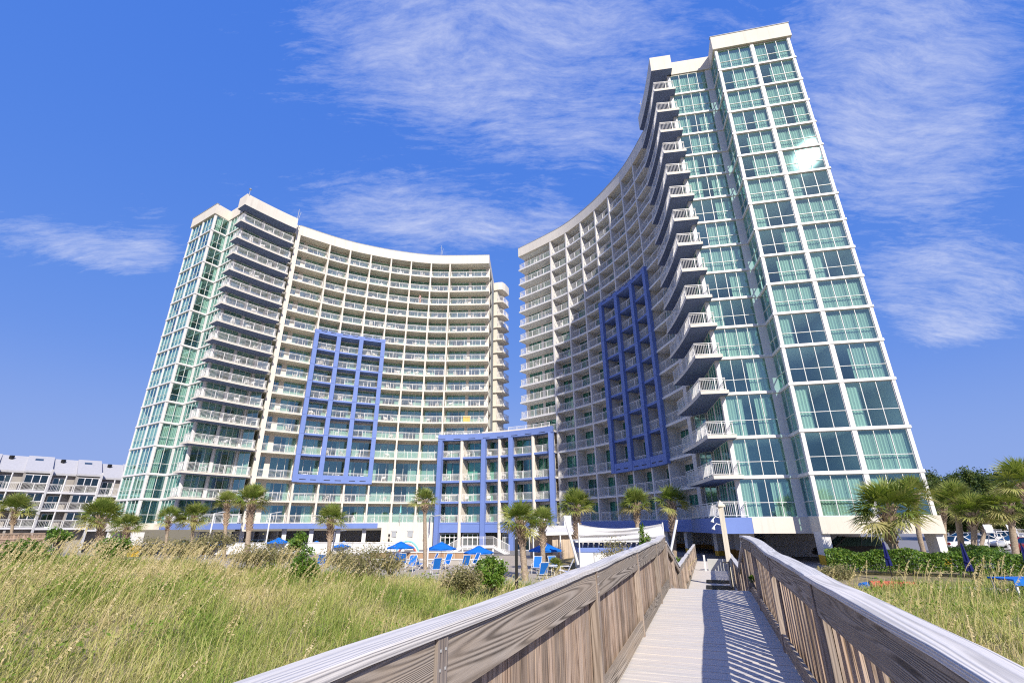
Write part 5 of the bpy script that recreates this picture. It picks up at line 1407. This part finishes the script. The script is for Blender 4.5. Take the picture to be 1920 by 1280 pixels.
# ------------------------------------------------------------------ cars
def car(label, x, y, z, rot, paint, style='sedan', group='parked cars'):
    t = thing('parked_car', label, 'car', (x, y, z), group); t.rotation_euler = (0, 0, rot)
    if style == 'sedan':
        low = [(-2.25, .45, .62), (-2.2, .40, .88), (-1.5, .33, .96), (-.7, .30, .95), (.9, .30, .93), (1.6, .32, .86), (2.15, .38, .72), (2.28, .45, .58)]; cab = [(-1.65, .95), (-.75, 1.40), (.25, 1.43), (1.15, .95)]
    else:
        low = [(-2.3, .5, .8), (-2.28, .42, 1.05), (-1.5, .36, 1.08), (-.5, .36, 1.07), (.9, .36, 1.05), (1.6, .38, 1.0), (2.2, .42, .86), (2.32, .5, .65)]; cab = [(-2.2, 1.06), (-1.95, 1.68), (.2, 1.72), (1.15, 1.06)]
    b = MB(); W_ = .90; secs = []
    for X_, z0, z1 in low:
        k = W_ * (1 if abs(X_) < 1.9 else .86); zm = (z0 + z1) / 2
        secs.append([(X_, -k * .93, z0), (X_, -k, zm), (X_, -k * .9, z1), (X_, k * .9, z1), (X_, k, zm), (X_, k * .93, z0)])
    for A, B in zip(secs[:-1], secs[1:]):
        for i in range(6): b.quad(A[i], A[(i + 1) % 6], B[(i + 1) % 6], B[i])
    b.poly(secs[0]); b.poly(secs[-1][::-1])
    kw, kt = .80, .62; P0 = cab[1]; P1 = cab[2]
    b.obox((P0[0] - .05, -kt - .02, P0[1] - .03), (P1[0] - P0[0] + .1, 0, 0), (0, 2 * kt + .04, 0), (0, 0, .05))
    for s in (-1, 1):
        for f, g_ in ((cab[0], cab[1]), (cab[3], cab[2])): b.beam((f[0], s * kw, f[1] - .03), (g_[0], s * kt, g_[1]), .07, .07)
        m0 = ((cab[0][0] + cab[3][0]) / 2, (P0[0] + P1[0]) / 2); b.beam((m0[0], s * kw, .93), (m0[1], s * kt, P0[1]), .08, .05)
    b.build('body', [paint], t, origin=(0, 0, 0))
    g = MB(); q = [(cab[0][0], cab[0][1]), (cab[1][0], cab[1][1]), (cab[2][0], cab[2][1]), (cab[3][0], cab[3][1])]
    for s in (-1, 1): g.poly([(q[0][0], s * kw, q[0][1]), (q[1][0], s * kt, q[1][1]), (q[2][0], s * kt, q[2][1]), (q[3][0], s * kw, q[3][1])])
    g.quad((q[3][0], -kw, q[3][1]), (q[3][0], kw, q[3][1]), (q[2][0], kt, q[2][1]), (q[2][0], -kt, q[2][1])); g.quad((q[0][0], -kw, q[0][1]), (q[1][0], -kt, q[1][1]), (q[1][0], kt, q[1][1]), (q[0][0], kw, q[0][1])); g.build('windows', ['carglass'], t, origin=(0, 0, 0))
    for X_ in (-1.35, 1.4):
        for s in (-1, 1):
            w_ = MB(); w_.tube([(X_, s * .92, .33), (X_, s * .70, .33)], .33, 18); wo_ = w_.build('wheel', ['rubber'], t, origin=(0, 0, 0))
            h = MB(); h.tube([(X_, s * .935, .33), (X_, s * .90, .33)], .2, 12); h.build('rim', ['steel'], wo_, origin=(0, 0, 0))
    for s in (-1, 1):
        h = MB(); h.box(2.2, s * .62 - .16, .60, 2.3, s * .62 + .16, .74); h.build('headlight', ['lens'], t, origin=(0, 0, 0)); h = MB(); h.box(-2.29, s * .66 - .14, .68, -2.2, s * .66 + .14, .86); h.build('tail_light', ['car_red'], t, origin=(0, 0, 0))
def car_px(label, u, v, Y, z, rot, paint, style='sedan'):
    p = aty(u, v, Y); car(label, p.x, p.y, z, rot, paint, style)
car_px('white sedan parked behind the twin palms', 1792, 1018, 52, -2.6, .35, 'car_white')
car_px('white coupe parked just past the twin palms', 1842, 1012, 58, -2.6, -.15, 'car_white')
car_px('white car parked by the white lifeguard chair', 1886, 1000, 64, -2.6, .1, 'car_white', 'suv')
car_px('silver car half hidden by the pineapple-booted palm', 1906, 1010, 54, -2.6, 2.9, 'car_silver')
car_px('red car at the frame edge beside the navy umbrella', 1940, 1018, 46, -2.6, .4, 'car_red')
car_px('silver car in the second row of the parking lot', 1810, 1000, 72, -2.6, 0, 'car_silver')
car_px('black car parked under the shaded tower behind the hedge', 1590, 1030, 39.5, -2.6, 3.0, 'car_black', 'suv')
car_px('blue-grey van parked in the garage of the sunlit tower', 484, 1005, 71, -3.26, 2.8, 'car_blue', 'suv')
car_px('blue-grey pickup parked deeper in the sunlit garage', 552, 1003, 76, -3.26, 0, 'car_blue')
car_px('dark car in the garage near the yellow-footed column', 356, 1003, 70, -3.26, 2.6, 'car_black', 'suv')

# ------------------------------------------------------------------ bits and pieces on the parking side
def guard_chair(label, u, Y, h):
    p = aty(u, 1010, Y); g = -2.62; t = thing('lifeguard_chair', label, 'lifeguard chair', (p.x, p.y, g), 'white lifeguard chairs'); m_ = MB()
    for sx in (-.4, .4):
        for sy in (-.4, .4): l = MB(); l.beam((sx * 1.5, sy * 1.5, 0), (sx * .7, sy * .7, h), .09, .09); l.build('leg', ['white'], t, origin=(0, 0, 0))
    for k in range(5): m_.beam((-.55 + .05 * k, -.6 + .06 * k, .35 + .35 * k), (.55 - .05 * k, -.6 + .06 * k, .35 + .35 * k), .08, .05)
    m_.build('ladder_rung', ['white'], t, origin=(0, 0, 0))
    s_ = MB(); s_.box(-.42, -.4, h, .42, .4, h + .06); s_.obox((-.42, .34, h + .06), (.84, 0, 0), (0, .06, 0), (0, .12, .75)); s_.box(-.45, -.4, h + .3, -.38, .4, h + .36); s_.box(.38, -.4, h + .3, .45, .4, h + .36); s_.build('seat', ['white'], t, origin=(0, 0, 0))
guard_chair('white wooden lifeguard chair standing between the palms and parked cars', 1868, 50, 1.7); guard_chair('white wooden lifeguard chair by the pineapple-booted palm', 1912, 50, 1.7)
def along(name, label, cat, u0, v0, u1, v1, Y0, Y1, r, mat, n=10, z=None):
    a = aty(u0, v0, Y0); b = aty(u1, v1, Y1); m_ = MB(); za = gz(a.x, a.y) + r + .02; zb = gz(b.x, b.y) + r + .02
    m_.tube([(a.x, a.y, za), ((a.x + b.x) / 2, (a.y + b.y) / 2, (za + zb) / 2), (b.x, b.y, zb)], r, 12)
    o = m_.build(name, [mat], None, origin=(a.x, a.y, za)); o.location = (a.x, a.y, za); tag(o, label, cat)
along('foam_float', 'long faded red foam float lying before the hedge', 'float', 1628, 1080, 1712, 1084, 22.5, 22.2, .16, 'red')
along('timber_curb', 'pale timber curb lying in the grass before the hedge', 'curb', 1755, 1090, 1900, 1088, 21.5, 20.5, .10, 'wood_white')
along('kayak_float', 'blue float lying beside the red foam float', 'float', 1612, 1082, 1632, 1078, 22.3, 23, .14, 'sling')
def blue_table():
    p = aty(1912, 1086, 19); t = thing('tarp_table', 'low table under a bright blue cover at the frame edge', 'table', (p.x, p.y, gz(p.x, p.y))); m_ = MB(); m_.box(-.7, -.5, .70, 1.6, .5, .75); m_.box(-.7, -.5, .55, 1.6, -.49, .70); m_.build('cover', ['sling'], t, origin=(0, 0, 0))
    for x in (-.6, 1.5):
        for y in (-.42, .42): l = MB(); l.box(x - .03, y - .03, 0, x + .03, y + .03, .70); l.build('leg', ['plastic'], t, origin=(0, 0, 0))
blue_table()
def antenna(label, p, h, ball=False):
    t = thing('roof_antenna', label, 'antenna', tuple(p)); m_ = MB(); m_.tube([p, p + Vector((0, 0, h))], [.06, .03], 6); m_.build('mast', ['cap'], t)
    b = MB()
    if ball: b.tube([p + Vector((0, 0, h)), p + Vector((0, 0, h + .18)), p + Vector((0, 0, h + .4))], [.05, .22, .06], 8)
    else: b.beam(p + Vector((-.25, 0, h * .8)), p + Vector((.25, 0, h * .8)), .03, .03); b.beam(p + Vector((.2, 0, h * .2)), p + Vector((.35, .1, h * .75)), .05, .05)
    b.build('head', ['cap'], t)
q = LW(-1, (30.3, 30.2)); antenna('short finial with a rounded head on the sunlit tower roof corner', Vector((*q, 48.2)), .9, True)
q = LW(-1, (28.3, 22.4)); antenna('whip antenna pair at the roof step of the sunlit tower', Vector((*q, 48.2)), 2.2)
q = LW(-1, (11.8, 3.0)); antenna('thin mast on the curved roofline of the sunlit tower', Vector((*q, 48.1)), 2.6)
q = LW(1, (28.6, 22.8)); antenna('small antenna on the roof edge of the shaded tower', Vector((*q, 48.2)), 2.4)

# ------------------------------------------------------------------ white plastic chairs on the balconies
def make_chair():
    b = MB()
    b.box(-.25, -.25, .40, .25, .25, .43)
    for sx in (-.24, .24):
        for sy in (-.23, .23): b.beam((sx * 1.06, sy * 1.1, 0), (sx * .95, sy * .95, .42), .045, .045)
        b.beam((sx * 1.1, -.22, .64), (sx * 1.1, .24, .64), .05, .03); b.beam((sx * 1.1, .22, .42), (sx * 1.1, .22, .64), .035, .035)
    for i in range(5):
        x = -.18 + .09 * i; b.beam((x, -.24, .43), (x * 1.05, -.34, .80 - .02 * abs(i - 2)), .055, .02)
    b.beam((-.24, -.34, .80), (.24, -.34, .80), .03, .07); b.beam((-.24, -.24, .42), (-.25, -.34, .82), .04, .03); b.beam((.24, -.24, .42), (.25, -.34, .82), .04, .03)
    return b.mesh('balcony_chair', ['plastic'])
CM = make_chair()
ORD = ['lowest', 'second', 'third', 'fourth', 'fifth', 'sixth', 'seventh', 'eighth', 'ninth', 'tenth', 'eleventh', 'twelfth', 'thirteenth', 'fourteenth', 'fifteenth', 'topmost']
BAYW = ['double end bay', 'narrow bay beside the double end bay', 'third bay from the inner end', 'fourth bay from the inner end', 'bay just inside the frame', 'bay under the frame middle', 'bay at the frame outer side', 'widest outer bay', '', 'wavy end balcony']
CHAIRS.sort(key=lambda c: math.hypot(c[0], c[1], c[2]))
for c in CHAIRS[:296]:
    o = bpy.data.objects.new('balcony_chair', CM); C.objects.link(o); o.location = c[:3]; o.rotation_euler = (0, 0, c[3])
    wh = {True: 'sunlit tower', False: 'shaded tower', 2: 'low periwinkle building'}[c[4]] if c[4] != 2 or c[4] is True else 'low periwinkle building'
    by = BAYW[c[6]] if wh != 'low periwinkle building' else ['first', 'second', 'third', 'fourth', 'fifth', 'sixth'][c[6]] + ' bay from the sunlit tower'
    tag(o, f'white plastic chair, {ORD[c[5]]} floor, {by}, {wh}', 'chair', 'white plastic chairs on the balconies')
# towel over a railing and a person leaning on one
def towel():
    p = aty(875, 782, LW(-1, (4.6, .35))[1]); m_ = MB(); n = 8
    pr = None
    a = Vector((*LW(-1, (5.8, .55)), ZL[5] + .12 + 1.12)); e = (Vector((*LW(-1, (6.9, 1.0)), a.z)) - a)
    nn = Vector((EV[0], EV[1], 0))
    for i in range(n):
        f0, f1 = i / n, (i + 1) / n; w0 = .05 * math.sin(f0 * 9); w1 = .05 * math.sin(f1 * 9)
        A = a + e * f0 + nn * (.10 + w0); B = a + e * f1 + nn * (.10 + w1); dz = Vector((0, 0, -1.0))
        m_.quad(A, B, B + dz, A + dz); m_.quad(A - nn * .2, B - nn * .2, B, A); m_.quad(A - nn * .2 + dz * .5, B - nn * .2 + dz * .5, B - nn * .2, A - nn * .2)
    o = m_.build('beach_towel', ['yellow_cloth'], None, origin=tuple(a)); o.location = a; tag(o, 'yellow beach towel draped over a balcony railing of the sunlit tower', 'towel')
towel()
def person():
    p = Vector((*LW(-1, (14.7, 4.6)), ZL[13] + .13)); p = Vector((*LW(-1, (14.6, 4.75)), ZL[13] + .13))
    t = thing('person', 'person in a pale pink shirt leaning on a high balcony railing', 'person', tuple(p))
    me = bpy.data.meshes.new('body'); f = Vector((EV[0], EV[1], 0)).normalized(); s_ = Vector((EU[0], EU[1], 0))
    def P(a, b, z): return tuple(f * a + s_ * b + Vector((0, 0, z)))
    V = [P(0, 0, .95), P(.05, 0, 1.2), P(.12, 0, 1.42), P(.16, 0, 1.52), P(.18, 0, 1.64),
         P(.10, .19, 1.40), P(.22, .24, 1.15), P(.45, .15, 1.10), P(.52, .10, 1.08), P(.10, -.19, 1.40), P(.22, -.24, 1.15), P(.45, -.15, 1.10), P(.52, -.10, 1.08),
         P(0, .1, .88), P(.03, .11, .48), P(-.03, .11, .08), P(.1, .12, .03), P(0, -.1, .88), P(.03, -.11, .48), P(-.03, -.11, .08), P(.1, -.12, .03), P(.2, 0, 1.76)]
    E = [(0, 1), (1, 2), (2, 3), (3, 4), (4, 21), (2, 5), (5, 6), (6, 7), (7, 8), (2, 9), (9, 10), (10, 11), (11, 12), (0, 13), (13, 14), (14, 15), (15, 16), (0, 17), (17, 18), (18, 19), (19, 20)]
    me.from_pydata(V, E, []); Rr = [.15, .14, .15, .06, .095, .06, .05, .04, .045, .06, .05, .04, .045, .09, .065, .045, .04, .09, .065, .045, .04, .07]
    o = bpy.data.objects.new('body', me); C.objects.link(o); o.parent = t; sk = o.modifiers.new('skin', 'SKIN')
    for i, r in enumerate(Rr): me.skin_vertices[0].data[i].radius = (r, r)
    me.skin_vertices[0].data[0].use_root = True
    o.modifiers.new('sub', 'SUBSURF').levels = 1; me.materials.append(M['skin'])
    sh_ = MB(); c0 = f * .03
    rings = [(c0 + Vector((0, 0, .88)), .19), (f * .05 + Vector((0, 0, 1.15)), .175), (f * .11 + Vector((0, 0, 1.40)), .20), (f * .14 + Vector((0, 0, 1.49)), .08)]
    sh_.tube([r[0] for r in rings], [r[1] for r in rings], 12); sh_.build('shirt', ['pink'], t, origin=(0, 0, 0))
    h = MB(); h.tube([f * .15 + Vector((0, 0, 1.66)), f * .16 + Vector((0, 0, 1.76)), f * .18 + Vector((0, 0, 1.84))], [.10, .12, .04], 10); h.build('hair', ['hair'], t, origin=(0, 0, 0))
person()
